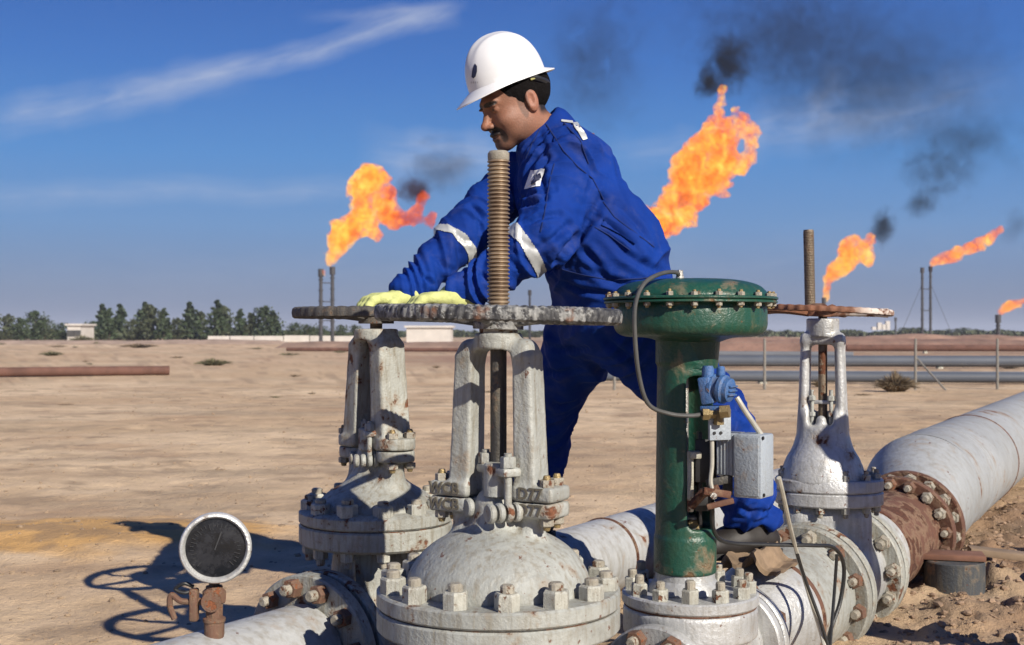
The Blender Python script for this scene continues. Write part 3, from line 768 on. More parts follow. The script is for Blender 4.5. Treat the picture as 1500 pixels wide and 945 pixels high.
obj('bonnet_flange', MB().lathe([(0, .482), (.187, .482), (.192, .487), (.192, .521), (.187, .527), (0, .527)], 72, Dfl), M['silver'], Dv)
obj('gasket', MB().lathe([(0, .478), (.184, .478), (.184, .484), (0, .484)], 72, Dfl), M['dark'], Dv)
obj('lower_flange', MB().lathe([(0, .432), (.187, .432), (.192, .437), (.192, .475), (.187, .480), (0, .480)], 72, Dfl), M['silver'], Dv)
for i in range(12):
    a = R(-90 + 15 + 30 * i); p = Dfl @ Vector((.168 * math.cos(a), .168 * math.sin(a), 0)) - D0
    for zz, fl in ((.527, False), (.432, True)):
        o = bpy.data.objects.new('bolt', PB_mid); COL.objects.link(o); o.parent = Dv
        o.matrix_local = T((p.x, p.y, zz)) @ (Matrix.Rotation(PI, 4, 'X') if fl else Matrix()) @ Matrix.Scale(.72, 4)
def fnDb(P):
    Q = (P[0] - D0.x, P[1] - D0.y, P[2])
    d = rbox(Q, (.012, 0, .26), (.155, .105, .19), .06, R(-8)); d = smin(d, cone(P, L2(4.33), L2(4.6), .18, .18), .04)
    return np.maximum(d, P[2] - .436)
cast('valve_body', fnDb, (.75, 4.1, -.06), (1.5, 4.85, .44), .011, M['silver'], Dv)
flange(Dv, L2(4.325), D2, .236, .038, M['cream2'], 'end_flange'); flange(Dv, L2(4.615), D2, .234, .038, M['cream2'], 'end_flange')
bolt_ring(Dv, PB_nut, align(L2(4.615) - D2 * .019, -D2), .205, 12, .1)
obj('stem', threaded(.0195, 1.13, 1.425, .006, .0012, 20), M['threadD'], Dv, M=T(D0 + Vector((-.022, 0, 0))) @ Matrix.Rotation(R(-1.2), 4, 'Y'))
obj('lower_stem', MB().lathe([(0, .70), (.016, .70), (.016, 1.13), (0, 1.13)], 20, ZD), M['threadD'], Dv)
put_wheel(handwheel(.268, .024, 5, .9, .006, 46, .006, .05, .03, .014), M['wheelD'], Dv, M=T(D0 + Vector((-.02, 0, 1.132))) @ Matrix.Rotation(R(2.6), 4, 'Y'))
obj('wheel_nut', MB().lathe([(0, 1.13), (.042, 1.13), (.036, 1.152), (.024, 1.158), (0, 1.158)], 20, T(D0 + Vector((-.022, 0, 0)))), M['rust'], Dv)
g = MB(); g.box((0, -.01, .80), (.10, .03, .014), T(D0) @ Matrix.Rotation(RD, 4, 'Z'), .005)
obj('packing_gland', g, M['silver'], Dv)
for sg in (-1, 1):
    e = MB(); Mx = T(D0) @ Matrix.Rotation(RD, 4, 'Z') @ T((sg * .034, -.026, 0)); e.lathe([(0, .70), (.007, .70), (.007, .845), (0, .845)], 10, Mx); e.hexn(.014, .807, .824, Mx); e.hexn(.012, .75, .765, Mx)
    obj('eye_bolt', e, M['cream'], Dv)

# ================================================================== CONTROL VALVE C (green)
TY = 3.34
def at(u, v, Y=TY): return W(u, v, Y)
C0 = Vector((.507, 3.5, 0)); Cv = thing('control_valve', 'green diaphragm control valve with round dome on a green column', 'valve', C0); ZC = T(C0)
dome = domeprof([(.0, 1.205), (.07, 1.204), (.14, 1.199), (.19, 1.186), (.213, 1.168), (.222, 1.156)], 4)
obj('upper_casing', MB().lathe(dome[::1] + [(.222, 1.152), (0, 1.152)], 96, ZC), M['green'], Cv)
rim = lambda a, j: 1 + .006 * math.cos(24 * a)
obj('casing_rim', MB().lathe([(0, 1.143), (.243, 1.143), (.2465, 1.145), (.2465, 1.149), (.243, 1.1515), (0, 1.1515)], 120, ZC), M['green'], Cv)
obj('casing_rim', MB().lathe([(0, 1.1335), (.241, 1.1335), (.2445, 1.135), (.2445, 1.139), (.241, 1.1415), (0, 1.1415)], 120, ZC), M['green'], Cv)
low = domeprof([(.212, 1.134), (.216, 1.115), (.217, 1.08), (.214, 1.062), (.203, 1.048), (.18, 1.040), (.12, 1.036), (.085, 1.025)], 4)
obj('lower_casing', MB().lathe([(0, 1.134)] + low + [(.078, .95), (0, .95)], 96, ZC), M['green'], Cv)
bolt_ring(Cv, PB_small, T(C0 + Vector((0, 0, 1.1515))), .232, 22, .05)
bolt_ring(Cv, PB_small, T(C0 + Vector((0, 0, 1.1335))), .231, 22, .05, flip=True)
cc = Vector((C0.x - .014, C0.y, 0))
def fnC(P):
    Q = (P[0] - cc.x, P[1] - cc.y, P[2]); rad = np.sqrt(Q[0] ** 2 + Q[1] ** 2)
    out = rad - (.079 + .006 * np.clip((.95 - Q[2]) / .5, 0, 1)); inn = rad - .052
    shell = np.maximum(out, -inn)
    # windows cut right-front and left-back between z .50 and .93
    a = R(-50); X = math.cos(a) * Q[0] + math.sin(a) * Q[1]; Y = -math.sin(a) * Q[0] + math.cos(a) * Q[1]
    win = rbox((X, Y, Q[2]), (.06, .0, .715), (.09, .054, .215), .02)
    win2 = rbox((X, Y, Q[2]), (-.09, .0, .70), (.06, .030, .17), .02)
    shell = smax(shell, -win, .006); shell = smax(shell, -win2, .006)
    shell = np.maximum(shell, np.maximum(.375 - Q[2], Q[2] - 1.038)); shell = smin(shell, np.maximum(rad - .083, np.maximum(.965 - Q[2], Q[2] - 1.038)), .01)
    base = np.maximum(rad - .086, np.maximum(.372 - Q[2], Q[2] - .47)); base = np.maximum(base, -(rad - .035)); shell = smin(shell, base, .012)
    return shell + .0008 * (fbm(Q[0] * 30, Q[1] * 30, Q[2] * 20, o=2) - .5)
cast('yoke_column', fnC, (.37, 3.37, .36), (.62, 3.63, 1.05), .005, M['green'], Cv)
zc = T(cc)
obj('valve_stem', MB().lathe([(0, .42), (.010, .42), (.010, .98), (0, .98)], 16, zc), M['steel'], Cv)
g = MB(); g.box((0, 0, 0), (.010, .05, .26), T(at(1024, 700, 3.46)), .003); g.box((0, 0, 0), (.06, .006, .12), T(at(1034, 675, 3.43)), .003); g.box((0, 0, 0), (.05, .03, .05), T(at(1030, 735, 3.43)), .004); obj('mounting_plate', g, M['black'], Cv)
g = MB(); g.lathe([(0, .44), (.042, .44), (.042, .475), (.026, .485), (.022, .53), (.014, .535), (0, .535)], 8, zc @ T((.018, -.02, 0))); obj('packing_nut', g, M['steel'], Cv)
g = MB(); g.hexn(.028, .50, .525, zc @ T((.018, -.02, 0))); obj('lock_nut', g, M['brass'], Cv)
g = MB(); g.box((0, 0, .645), (.06, .05, .055), zc, .006); obj('stem_connector', g, M['rust'], Cv)
g = MB(); g.lathe([(.045, .37), (.083, .37), (.085, .352), (.10, .335), (.105, .318), (0, .318)], 40, zc); obj('bonnet_collar', g, M['silver'], Cv)
bfC = obj('bonnet_flange', MB().lathe([(0, .284), (.188, .284), (.193, .289), (.193, .312), (.188, .317), (0, .317)], 84, ZC), M['silver'], Cv)
obj('gasket', MB().lathe([(0, .279), (.187, .279), (.187, .286), (0, .286)], 84, ZC), M['rust'], Cv)
bolt_ring(bfC, PB_steel, T(C0 + Vector((0, 0, .317))), .163, 12, R(-90 - 8))
def fnCb(P):
    Q = (P[0] - C0.x, P[1] - C0.y, P[2]); rad = np.sqrt(Q[0] ** 2 + Q[1] ** 2)
    d = np.maximum(rad - .190, np.maximum(.20 - Q[2], Q[2] - .280)); d = smin(d, ell(Q, (0, 0, .12), (.185, .185, .17)), .03)
    d = smin(d, cone(P, L2(3.33), L2(3.69), .12, .12), .04)
    return np.maximum(d, P[2] - .2805)
cast('valve_body', fnCb, (.22, 3.1, -.08), (.82, 3.9, .29), .008, M['silver'], Cv)
flange(Cv, L2(3.325), D2, .168, .036, M['silver'], 'end_flange'); bolt_ring(Cv, PB_rust, align(L2(3.325) - D2 * .018, -D2), .138, 8, .35)
flange(Cv, L2(3.735), D2, .168, .036, M['silver'], 'end_flange')
obj('inlet_pipe', pipe_between(L2(1.9), L2(3.30), .12, .12), M['silver'], Cv)
# transmitter, bracket, enclosure (all bolted to the column)
TY = 3.34
tr0 = at(1052, 569); tr = MB()
ax = Vector((.80, -.60, -.12)).normalized()
q1 = align(tr0, ax) @ Matrix.Scale(.84, 4)
tr.lathe([(0, -.052), (.034, -.052), (.040, -.046), (.040, -.022), (.046, -.020), (.046, -.010), (.038, -.008), (.038, .010), (.047, .012), (.047, .024), (.040, .030), (.038, .044), (.026, .050), (0, .050)], 32, q1)
obj('transmitter_housing', tr, M['blue'], Cv)
g = MB()
for k in range(3): g.box((0, (-1 + k) * .014, .052), (.052, .006, .010), q1, .002)
obj('cap_grip', g, M['blue'], Cv)
g = MB(); g.box((0, 0, 0), (.036, .04, .075), T(at(1036, 572)) @ Matrix.Rotation(R(-25), 4, 'Z') @ Matrix.Rotation(R(-10), 4, 'Y'), .006)
g.lathe([(0, 0), (.017, 0), (.017, .022), (.013, .03), (0, .03)], 16, T(at(1037, 552))); g.lathe([(0, 0), (.012, 0), (.012, .02), (.008, .025), (0, .025)], 16, T(at(1056, 550)))
g.box((0, 0, 0), (.07, .05, .014), T(at(1047, 598)) @ Matrix.Rotation(R(-25), 4, 'Z'), .004)
obj('terminal_block', g, M['blue'], Cv)
g = MB(); q2 = T(at(1054, 622)) @ Matrix.Rotation(R(20), 4, 'Z')
g.box((0, 0, 0), (.066, .012, .085), q2, .003); g.box((-.0, .03, .03), (.05, .05, .012), q2, .003)
obj('mounting_bracket', g, M['box'], Cv)
g = MB()
for sx in (-.02, .0):
    for sz in (-.022, .006): g.lathe([(0, 0), (.0045, 0), (.0045, .003), (0, .003)], 12, q2 @ T((sx, -.006, sz)) @ Matrix.Rotation(R(90), 4, 'X'))
obj('slot', g, M['black'], Cv)
g = MB(); g.tube(spline([at(1030, 608), at(1040, 606), at(1052, 608)]), .010, 10); g.lathe([(0, -.02), (.017, -.02), (.017, -.004), (.012, 0), (.012, .02), (0, .02)], 6, align(at(1040, 607, 3.32), (1, 0, 0))); g.lathe([(0, -.015), (.014, -.015), (.014, .012), (.009, .03), (0, .03)], 6, align(at(1053, 614, 3.32), (0, 0, 1)))
g.lathe([(0, -.012), (.019, -.012), (.019, .012), (0, .012)], 6, align(at(1062, 603, 3.3), (1, -.4, .1)))
obj('pipe_fitting', g, M['brass'], Cv)
obj('air_tube', MB().tube(spline([at(1043, 645), at(1043, 680), at(1041, 705), at(1045, 722)]), .006, 8), M['palecable'], Cv)
qb = T(at(1100, 681, 3.36)) @ Matrix.Rotation(R(-35), 4, 'Z')
# local: x along the left-front face, -y outwards
g = MB(); g.box((.008, 0, 0), (.082, .088, .172), qb, .006); 
obj('positioner_box', g, M['box'], Cv)
g = MB(); g.box((-.060, .004, .028), (.052, .080, .115), qb, .003)
for k in range(5): g.box((-.082 + k * .0105, -.037, .028), (.004, .004, .11), qb, .001)
obj('box_heat_sink', g, M['boxdark'], Cv)
g = MB(); g.box((.008, -.0455, 0), (.070, .006, .158), qb, .002); obj('box_cover', g, M['boxdark'], Cv)
g = MB()
for sx, sz in ((.050, .078), (.050, -.076)): g.lathe([(0, 0), (.005, 0), (.005, .003), (0, .003)], 12, qb @ T((sx, (-.036 if sz > 0 else -.03), sz)) @ Matrix.Rotation(R(90), 4, 'Y'))
obj('cover_screw', g, M['black'], Cv)
g = MB(); g.tube([at(1012, 742, 3.38), at(1030, 722, 3.36), at(1052, 716, 3.34)], [.012, .014, .012], 8); g.box((0, 0, 0), (.085, .012, .020), T(at(1050, 722, 3.33)) @ Matrix.Rotation(R(20), 4, 'Z') @ Matrix.Rotation(R(10), 4, 'Y'), .003)
g.box((0, 0, 0), (.075, .012, .016), T(at(1055, 738, 3.33)) @ Matrix.Rotation(R(-14), 4, 'Y'), .003)
obj('feedback_lever', g, M['rust'], Cv)
g = MB(); g.box((0, 0, 0), (.07, .010, .022), T(at(1053, 705, 3.36)) @ Matrix.Rotation(R(-12), 4, 'Y'), .003); g.box((0, 0, 0), (.02, .05, .09), T(at(1066, 700, 3.4)), .003)
obj('lever_arm', g, M['dark'], Cv)
obj('lever_pin', MB().lathe([(0, -.01), (.009, -.01), (.009, .01), (0, .01)], 12, align(at(1045, 726, 3.32), (0, -1, 0))), M['steel'], Cv)
g = MB(); g.box((0, 0, 0), (.03, .05, .02), T(at(1018, 666, 3.42)), .004); g.box((0, 0, 0), (.018, .02, .17), T(at(1011, 705, 3.42)), .004); obj('travel_scale', g, M['lug'], Cv)
obj('conduit', MB().tube([at(1079, 582, 3.33), at(1090, 600, 3.33), at(1117, 640, 3.36)], .0075, 10), M['palecable'], Cv)
hose = spline([W(996, 407, 3.42), W(990, 399, 3.40), W(968, 401, 3.34), W(944, 415, 3.27), W(931, 445, 3.25), W(930, 490, 3.25), W(936, 550, 3.26), W(950, 592, 3.28), W(980, 606, 3.30), W(1012, 609, 3.31), W(1034, 606, 3.33)], 8)
obj('air_hose', MB().tube(hose, .0060, 10), M['hose'], Cv)
obj('hose_fitting', MB().lathe([(0, 1.19), (.012, 1.19), (.012, 1.205), (.009, 1.215), (.009, 1.225), (0, 1.225)], 10, T(W(996, 410, 3.42) * Vector((1, 1, 0)))), M['steel'], Cv)
cab = MB(); cab.tube(spline([W(1141, 700, 3.36), W(1147, 725, 3.4), W(1157, 770, 3.5), W(1168, 812, 3.6), W(1185, 870, 3.62), W(1207, 945, 3.6), W(1210, 1000, 3.5)], 8), .0068, 8)
tag(obj('conduit_cable', cab, M['palecable']), 'pale flexible conduit running down from the grey instrument box', 'cable')
cab = MB(); cab.tube(spline([W(1044, 735, 3.36), W(1043, 765, 3.4), W(1052, 788, 3.45), W(1075, 796, 3.5), W(1130, 798, 3.55), W(1190, 799, 3.6), W(1222, 803, 3.65), W(1236, 830, 3.7), W(1231, 880, 3.7), W(1214, 935, 3.65), W(1212, 1000, 3.6)], 8), .0062, 8)
tag(obj('signal_cable', cab, M['cable']), 'black cable crossing the pipe sideways below the blue trouser leg', 'cable')
cab = MB(); cab.tube(spline([W(1168, 812, 3.58), W(1180, 850, 3.6), W(1200, 905, 3.6), W(1214, 950, 3.6)], 8), .005, 8); cab.tube(spline([W(1226, 812, 3.66), W(1222, 870, 3.66), W(1216, 945, 3.62)], 8), .005, 8)
tag(obj('signal_cable', cab, M['cable']), 'thin black cable pair hanging in front of the pipe flange', 'cable')

# brown sheet lying on the pipe
def sheet():
    n, m = 16, 10; vs = []
    for top in (1, 0):
        for i in range(n):
            for j in range(m):
                a = -.62 + 1.3 * i / (n - 1); s = (j / (m - 1) - .5) * .20
                r = .198 + .022 * math.sin(i * .9) + (.016 if top else 0) + .006 * math.sin(j * 1.4)
                c = L2(3.93) + D2 * (s + .02 * math.sin(i * 1.1)); side = D2.cross(Vector((0, 0, 1))).normalized()
                vs.append(c + side * (r * math.sin(a)) * .75 + Vector((0, 0, r * math.cos(a) + .012)))
    fs = []
    for i in range(n - 1):
        for j in range(m - 1):
            a = i * m + j; fs.append((a, a + 1, a + m + 1, a + m)); b = a + n * m; fs.append((b, b + m, b + m + 1, b + 1))
    N = n * m
    for i in range(n - 1):
        for j in (0, m - 1): a = i * m + j; fs.append((a, a + m, a + m + N, a + N))
    for j in range(m - 1):
        for i in (0, n - 1): a = i * m + j; fs.append((a, a + 1, a + 1 + N, a + N))
    return MB().add(vs, fs)
M['dustysheet'] = simple('dusty_rubber_sheet', (.21, .145, .09), .9, 0, .5, 9)
tag(obj('rubber_sheet', sheet(), M['dustysheet']), 'dusty brown sheet draped over the pipe beneath the boot', 'sheet')

# ================================================================== GAUGE
G0 = Vector((W(315, 802, 3.2).x, 3.2, 0)); G = thing('pressure_gauge', 'round pressure gauge with dark glass and pale bezel on a rusty stem', 'gauge', (G0.x, G0.y, .27))
gq = T(W(316, 802, 3.17)) @ Matrix.Rotation(R(10), 4, 'Z') @ Matrix.Rotation(R(90), 4, 'X')
obj('gauge_case', MB().lathe([(0, -.05), (.070, -.05), (.082, -.043), (.086, -.03), (.086, 0), (0, 0)], 64, gq), M['whitemetal'], G)
obj('bezel', MB().lathe([(.076, -.004), (.089, -.006), (.0915, .0), (.0915, .012), (.088, .017), (.082, .018), (.0775, .012), (.076, .004)], 72, gq), M['whitemetal'], G)
def mat_dial():
    m = NT('smoked_gauge_glass'); c = m.coord(False); a = m.noise(22, 6, .7, c); b = m.noise(120, 3, .7, c)
    col = m.mix(m.ramp(a, .42, .72), (.008, .009, .011), (.030, .030, .034)); col = m.mix(m.ramp(b, .66, .72, 0, .5), col, (.09, .085, .08))
    return m.bsdf(col, m.ramp(a, .3, .7, .12, .4), 0, b, .1, .002)
obj('glass', MB().lathe([(0, .0075), (.04, .0072), (.078, .004)], 56, gq), mat_dial(), G)
M['dialmark'] = simple('faded_dial_mark', (.03, .03, .032), .6)
g = MB()
for k in range(28):
    a = R(-135 + 270 * k / 27 + 90); l = .009 if k % 3 else .015
    g.box((0, 0, 0), (l, .0016, .0006), gq @ Matrix.Rotation(a, 4, 'Z') @ T((.064 - l / 2, 0, .0088)))
g.box((.02, 0, 0), (.05, .003, .0006), gq @ Matrix.Rotation(R(70), 4, 'Z') @ T((0, 0, .0095)))
obj('dial_marks', g, M['dialmark'], G)
st = T((G0.x - .002, G0.y, 0))
g = MB(); g.lathe([(0, .255), (.024, .255), (.026, .265), (.026, .298), (.029, .300), (.029, .308), (.021, .312), (0, .312)], 20, st); obj('stem_socket', g, M['rustbolt'], G)
g = MB(); g.lathe([(0, .310), (.022, .310), (.0225, .345), (.030, .350), (.031, .378), (.0225, .385), (.022, .392), (0, .392)], 8, st); g.lathe([(0, .0), (.024, .0), (.026, .014), (0, .014)], 20, st @ T((0, -.02, .356)) @ Matrix.Rotation(R(90), 4, 'X')); obj('gauge_valve', g, M['rustbolt'], G)
obj('neck', MB().lathe([(0, .39), (.014, .39), (.014, .408), (0, .408)], 8, st), M['dark'], G)
g = MB(); g.lathe([(0, -.0), (.010, 0), (.010, .03), (0, .03)], 12, align((G0.x - .02, G0.y, .352), (-1, -.2, 0))); g.box((0, 0, 0), (.022, .03, .085), T((G0.x - .052, G0.y - .01, .345)), .006, 3); obj('bleed_block', g, M['rustbolt'], G)
g = MB(); g.tube(spline([(G0.x - .053, G0.y - .012, .392), (G0.x - .075, G0.y - .02, .402), (G0.x - .098, G0.y - .02, .388), (G0.x - .075, G0.y - .02, .378), (G0.x - .053, G0.y - .012, .383)], 6), .005, 8); obj('wire_loop', g, M['black'], G)
g = MB(); g.tube(spline([(G0.x - .062, G0.y - .01, .352), (G0.x - .085, G0.y - .02, .357), (G0.x - .108, G0.y - .02, .372), (G0.x - .112, G0.y - .02, .345), (G0.x - .100, G0.y - .02, .310)], 6), .008, 8); obj('tee_handle', g, M['rustbolt'], G)

# made-up pipe out of view on the right, added to shade the right valve
RS = thing('added_shade_pipe', 'unseen capped pipe added right of the silver valve to shade it', 'pipe', (1.775, 3.53, 0))
obj('added_shade_shaft', MB().lathe([(0, -.1), (.10, -.1), (.10, 1.24), (0, 1.24)], 40, T((1.865, 3.56, 0))), M['pipe'], RS)
obj('added_shade_cap', MB().lathe(ring_prof(.13, 1.24, 1.31), 48, T((1.865, 3.56, 0))), M['cream2'], RS)
# ================================================================== WORKER
WK = thing('person', 'worker in white hard hat and blue coverall bending over the left handwheel', 'person', (.42, 4.1, .3))
J = dict(neck=W(800, 188, 3.97), chest=W(826, 268, 3.98), belly=W(888, 380, 4.02), pelvis=W(903, 452, 4.05),
         shN=W(836, 226, 3.85), elN=W(797, 350, 3.73), wrN=W(668, 436, 3.69), haN=W(641, 446, 3.66),
         shF=W(757, 262, 4.13), elF=W(674, 350, 4.00), wrF=W(592, 436, 3.83), haF=W(562, 447, 3.78),
         hiN=W(935, 480, 3.97), knN=W(1052, 622, 3.93), anN=W(1100, 752, 4.02),
         hiF=W(865, 482, 4.17), knF=W(812, 580, 4.32), anF=W(778, 738, 4.58))
bones = [  # a, b, ra, rb, blend, fold amplitude
    ('chest', 'belly', .150, .185), ('belly', 'pelvis', .185, .180), ('shN', 'elN', .088, .081), ('elN', 'wrN', .082, .050),
    ('shF', 'elF', .080, .072), ('elF', 'wrF', .072, .052), ('hiN', 'knN', .130, .098), ('knN', 'anN', .098, .078),
    ('hiF', 'knF', .130, .098), ('knF', 'anF', .098, .075)]
def fnW(P):
    d = None
    off = Vector((0, .07, 0))
    for s in (-1, 1):
        e = cone(P, J['chest'] + off * s * .9, J['belly'] + off * s, .145, .170); d = e if d is None else smin(d, e, .05)
        d = smin(d, cone(P, J['belly'] + off * s, J['pelvis'] + off * s, .180, .172), .05)
    d = smin(d, cone(P, W(806, 222, 3.98), J['chest'], .088, .15), .05)        # upper chest
    d = smin(d, cone(P, W(822, 205, 4.0), W(850, 237, 3.92), .072, .09), .05)  # back of the shoulder
    arm = cone(P, J['shN'], J['elN'], .084, .074); arm = smin(arm, cone(P, J['elN'], J['wrN'], .082, .049), .02)
    d = smin(d, arm, .022)
    arm = cone(P, J['shF'], J['elF'], .082, .073); arm = smin(arm, cone(P, J['elF'], J['wrF'], .073, .052), .02)
    d = smin(d, arm, .03)
    for h_, k_, a_, yy in (('hiN', 'knN', 'anN', 0), ('hiF', 'knF', 'anF', 0)):
        nf = .86 if h_ == 'hiF' else 1.0; leg = smin(cone(P, J[h_], J[k_], .142, .100 * nf), cone(P, J[k_], J[a_], .100 * nf, .084 * nf), .03); d = smin(d, leg, .05)
    d = smin(d, cone(P, J['pelvis'], J['hiN'], .17, .14), .05)
    # collar
    col = cone(P, W(812, 184, 3.99), W(784, 222, 3.95), .062, .062); d = smin(d, col, .02)
    neckhole = cone(P, W(790, 130, 3.97), W(788, 180, 3.98), .056, .050); d = smax(d, -neckhole, .01)
    # sleeve ends
    for w_, e_, r_ in (('wrN', 'elN', .047), ('wrF', 'elF', .047)):
        dv = (J[w_] - J[e_]).normalized(); pl = (P[0] - J[w_].x) * dv.x + (P[1] - J[w_].y) * dv.y + (P[2] - J[w_].z) * dv.z - .012
        near = np.sqrt((P[0] - J[w_].x) ** 2 + (P[1] - J[w_].y) ** 2 + (P[2] - J[w_].z) ** 2) - .1
        d = smax(d, -np.maximum(-pl, near), .008)
    for a_ in ('anN', 'anF'):
        near = np.sqrt((P[0] - J[a_].x) ** 2 + (P[1] - J[a_].y) ** 2 + (P[2] - J[a_].z) ** 2) - .15
        d = smax(d, -np.maximum(P[2] - (J[a_].z - .035), near), .008)
    return d
lo, hi = (-.45, 3.55, .33), (1.02, 4.75, 1.80); hW = .0095
Pg = grid(lo, hi, hW); Vw, Fw = surface_nets(fnW(Pg), lo, hW); del Pg
def relax(V, Fq, it=2, k=.5):
    e = np.concatenate([Fq[:, [0, 1]], Fq[:, [1, 2]], Fq[:, [2, 3]], Fq[:, [3, 0]]]); e = np.concatenate([e, e[:, ::-1]])
    cnt = np.bincount(e[:, 0], minlength=len(V))[:, None]
    for _ in range(it):
        s = np.stack([np.bincount(e[:, 0], V[e[:, 1], q], minlength=len(V)) for q in range(3)], 1) / np.maximum(cnt, 1); V = V + k * (s - V)
    return V
def vnormals(V, Fq):
    n = np.cross(V[Fq[:, 2]] - V[Fq[:, 0]], V[Fq[:, 3]] - V[Fq[:, 1]]); N = np.zeros_like(V)
    for q in range(4): N += np.stack([np.bincount(Fq[:, q], n[:, c], minlength=len(V)) for c in range(3)], 1)
    return N / (np.linalg.norm(N, axis=1, keepdims=True) + 1e-9)
def subdivide(V, Fq):
    e = np.concatenate([Fq[:, [0, 1]], Fq[:, [1, 2]], Fq[:, [2, 3]], Fq[:, [3, 0]]]); es = np.sort(e, 1)
    ue, inv = np.unique(es, axis=0, return_inverse=True); inv = inv.ravel(); n = len(Fq)
    mid = (V[ue[:, 0]] + V[ue[:, 1]]) / 2; fc = V[Fq].mean(1); nV, nE = len(V), len(ue)
    m = [inv[q * n:(q + 1) * n] + nV for q in range(4)]; c = np.arange(n) + nV + nE
    out = [np.stack([Fq[:, q], m[q], c, m[q - 1]], 1) for q in range(4)]
    return np.concatenate([V, mid, fc]), np.concatenate(out)
Vw = relax(Vw, Fw, 2); Vw, Fw = subdivide(Vw, Fw); Vw = relax(Vw, Fw, 2)
Nw = vnormals(Vw, Fw)
def folds(V):
    tot = np.zeros(len(V)); ws = np.zeros(len(V))
    spec = [('chest', 'belly', .17, .0075, 5.5, (1, .25, .6)), ('belly', 'pelvis', .19, .009, 6.5, (1, .2, .5)), ('shN', 'elN', .085, .0095, 9, None), ('elN', 'wrN', .07, .0095, 12, None),
            ('shF', 'elF', .08, .0075, 9, None), ('elF', 'wrF', .065, .007, 13, None), ('hiN', 'knN', .12, .010, 6, None), ('knN', 'anN', .09, .012, 10, None), ('hiF', 'knF', .12, .010, 6, None), ('knF', 'anF', .09, .010, 8, None)]
    for i, (a, b, r, amp, fr, tw) in enumerate(spec):
        A_, B_ = np.array(J[a]), np.array(J[b]); ab = B_ - A_; L = np.linalg.norm(ab); ab = ab / L
        s = (V - A_) @ ab; t = np.clip(s / L, 0, 1); q = V - A_ - np.outer(t * L, ab); dd = np.linalg.norm(q, axis=1)
        w = np.exp(-np.maximum(dd - r, 0) / .03 - np.abs(s / L - t) * L / .04)
        side = np.cross(ab, (0, 0, 1.0)); side /= np.linalg.norm(side); up = np.cross(side, ab)
        cx, cy = q @ side, q @ up
        slant = .8 * cx * (1 if i % 2 else -1) + .5 * cy
        wob = .05 * (vn(V[:, 0] * 6, V[:, 1] * 6, V[:, 2] * 6, i) - .5)
        n1 = vn((s + slant + wob) * fr * 2.6, cx * 4.5, cy * 4.5, i * 7); n1 = 1 - np.abs(2 * n1 - 1)
        n2 = vn((s - slant * .6 + wob) * fr * 5.5, cx * 9, cy * 9, i * 7 + 3)
        tot += w * amp * (1.3 * (n1 ** 1.6 - .35) + .45 * (n2 - .5)); ws += w
    return tot / np.maximum(ws, 1e-3) * np.clip(ws * 3, 0, 1)
fo = folds(Vw)
# deep crease where the near sleeve meets the body
Vw = Vw + Nw * (fo * 2.3)[:, None]; Vw = relax(Vw, Fw, 1, .35)
def hits(poly, tree, off=0.0, step=5):
    out = []
    for a, b in zip(poly[:-1], poly[1:]):
        n = max(1, int(math.hypot(b[0] - a[0], b[1] - a[1]) / step))
        for k in range(n + 1):
            u, v = a[0] + (b[0] - a[0]) * k / n, a[1] + (b[1] - a[1]) * k / n; o = Vector((0, 0, H)); dr = (W(u, v, 4) - o).normalized()
            h = tree.ray_cast(o + dr * 2.0, dr)
            if h[0] is not None: out.append(h[0] + h[1] * off)
    return out
b0 = BVHTree.FromPolygons([Vector(v) for v in Vw], [list(map(int, f)) for f in Fw])
for poly, wd, dp in [([(880, 292), (866, 318), (850, 342), (826, 370), (806, 400)], .016, .024), ([(869, 314), (895, 332), (918, 350), (938, 372)], .010, .013),
                 ([(846, 352), (860, 372), (884, 398)], .012, .014), ([(905, 300), (935, 330), (962, 368)], .012, .010), ([(825, 372), (808, 392), (796, 414)], .011, .014),
                 ([(893, 345), (915, 370), (950, 392), (975, 400)], .014, .014), ([(860, 392), (890, 410), (925, 420)], .012, .013), ([(818, 410), (850, 425), (890, 432)], .010, .011),
                 ([(747, 316), (768, 302), (796, 290)], .011, .015), ([(752, 300), (778, 286), (812, 278)], .009, .011), ([(768, 330), (790, 318), (818, 314)], .010, .012),
                 ([(790, 362), (808, 352), (832, 330)], .010, .012), ([(700, 400), (716, 412), (724, 426)], .008, .009), ([(722, 384), (738, 398), (748, 412)], .008, .009), ([(742, 376), (758, 392), (766, 402)], .008, .008),
                 ([(792, 196), (800, 230), (792, 262), (800, 292)], .011, .012), ([(668, 344), (680, 352), (694, 354)], .009, .010), ([(640, 380), (652, 392), (664, 396)], .009, .009), ([(612, 398), (624, 410), (636, 416)], .009, .009),
                 ([(690, 300), (704, 318), (704, 336)], .010, .012), ([(780, 500), (820, 512), (860, 510)], .012, .012), ([(790, 540), (818, 548), (850, 540)], .012, .012), ([(800, 585), (820, 596), (842, 590)], .011, .011),
                 ([(880, 490), (900, 510), (940, 540)], .014, .015), ([(1080, 742), (1100, 752), (1128, 748)], .010, .012), ([(1074, 590), (1084, 606), (1096, 612)], .010, .010)]:
    pts = np.array([tuple(p) for p in hits(poly, b0)])
    if len(pts) < 2: continue
    lo_, hi_ = pts.min(0) - .07, pts.max(0) + .07; sel = np.where(((Vw > lo_) & (Vw < hi_)).all(1))[0]
    dd = np.sqrt(((Vw[sel][:, None, :] - pts[None]) ** 2).sum(-1)); k = dd.argmin(1); dm = dd.min(1); tt = k / (len(pts) - 1); env = np.sin(np.clip(tt, .06, .94) * PI) ** .5
    Vw[sel] += Nw[sel] * ((-dp * np.exp(-(dm / wd) ** 2) + dp * .5 * np.exp(-((dm - wd * 1.9) / wd) ** 2)) * env)[:, None]
Vw = relax(Vw, Fw, 1, .35)
me = np_mesh('coverall', Vw, Fw)
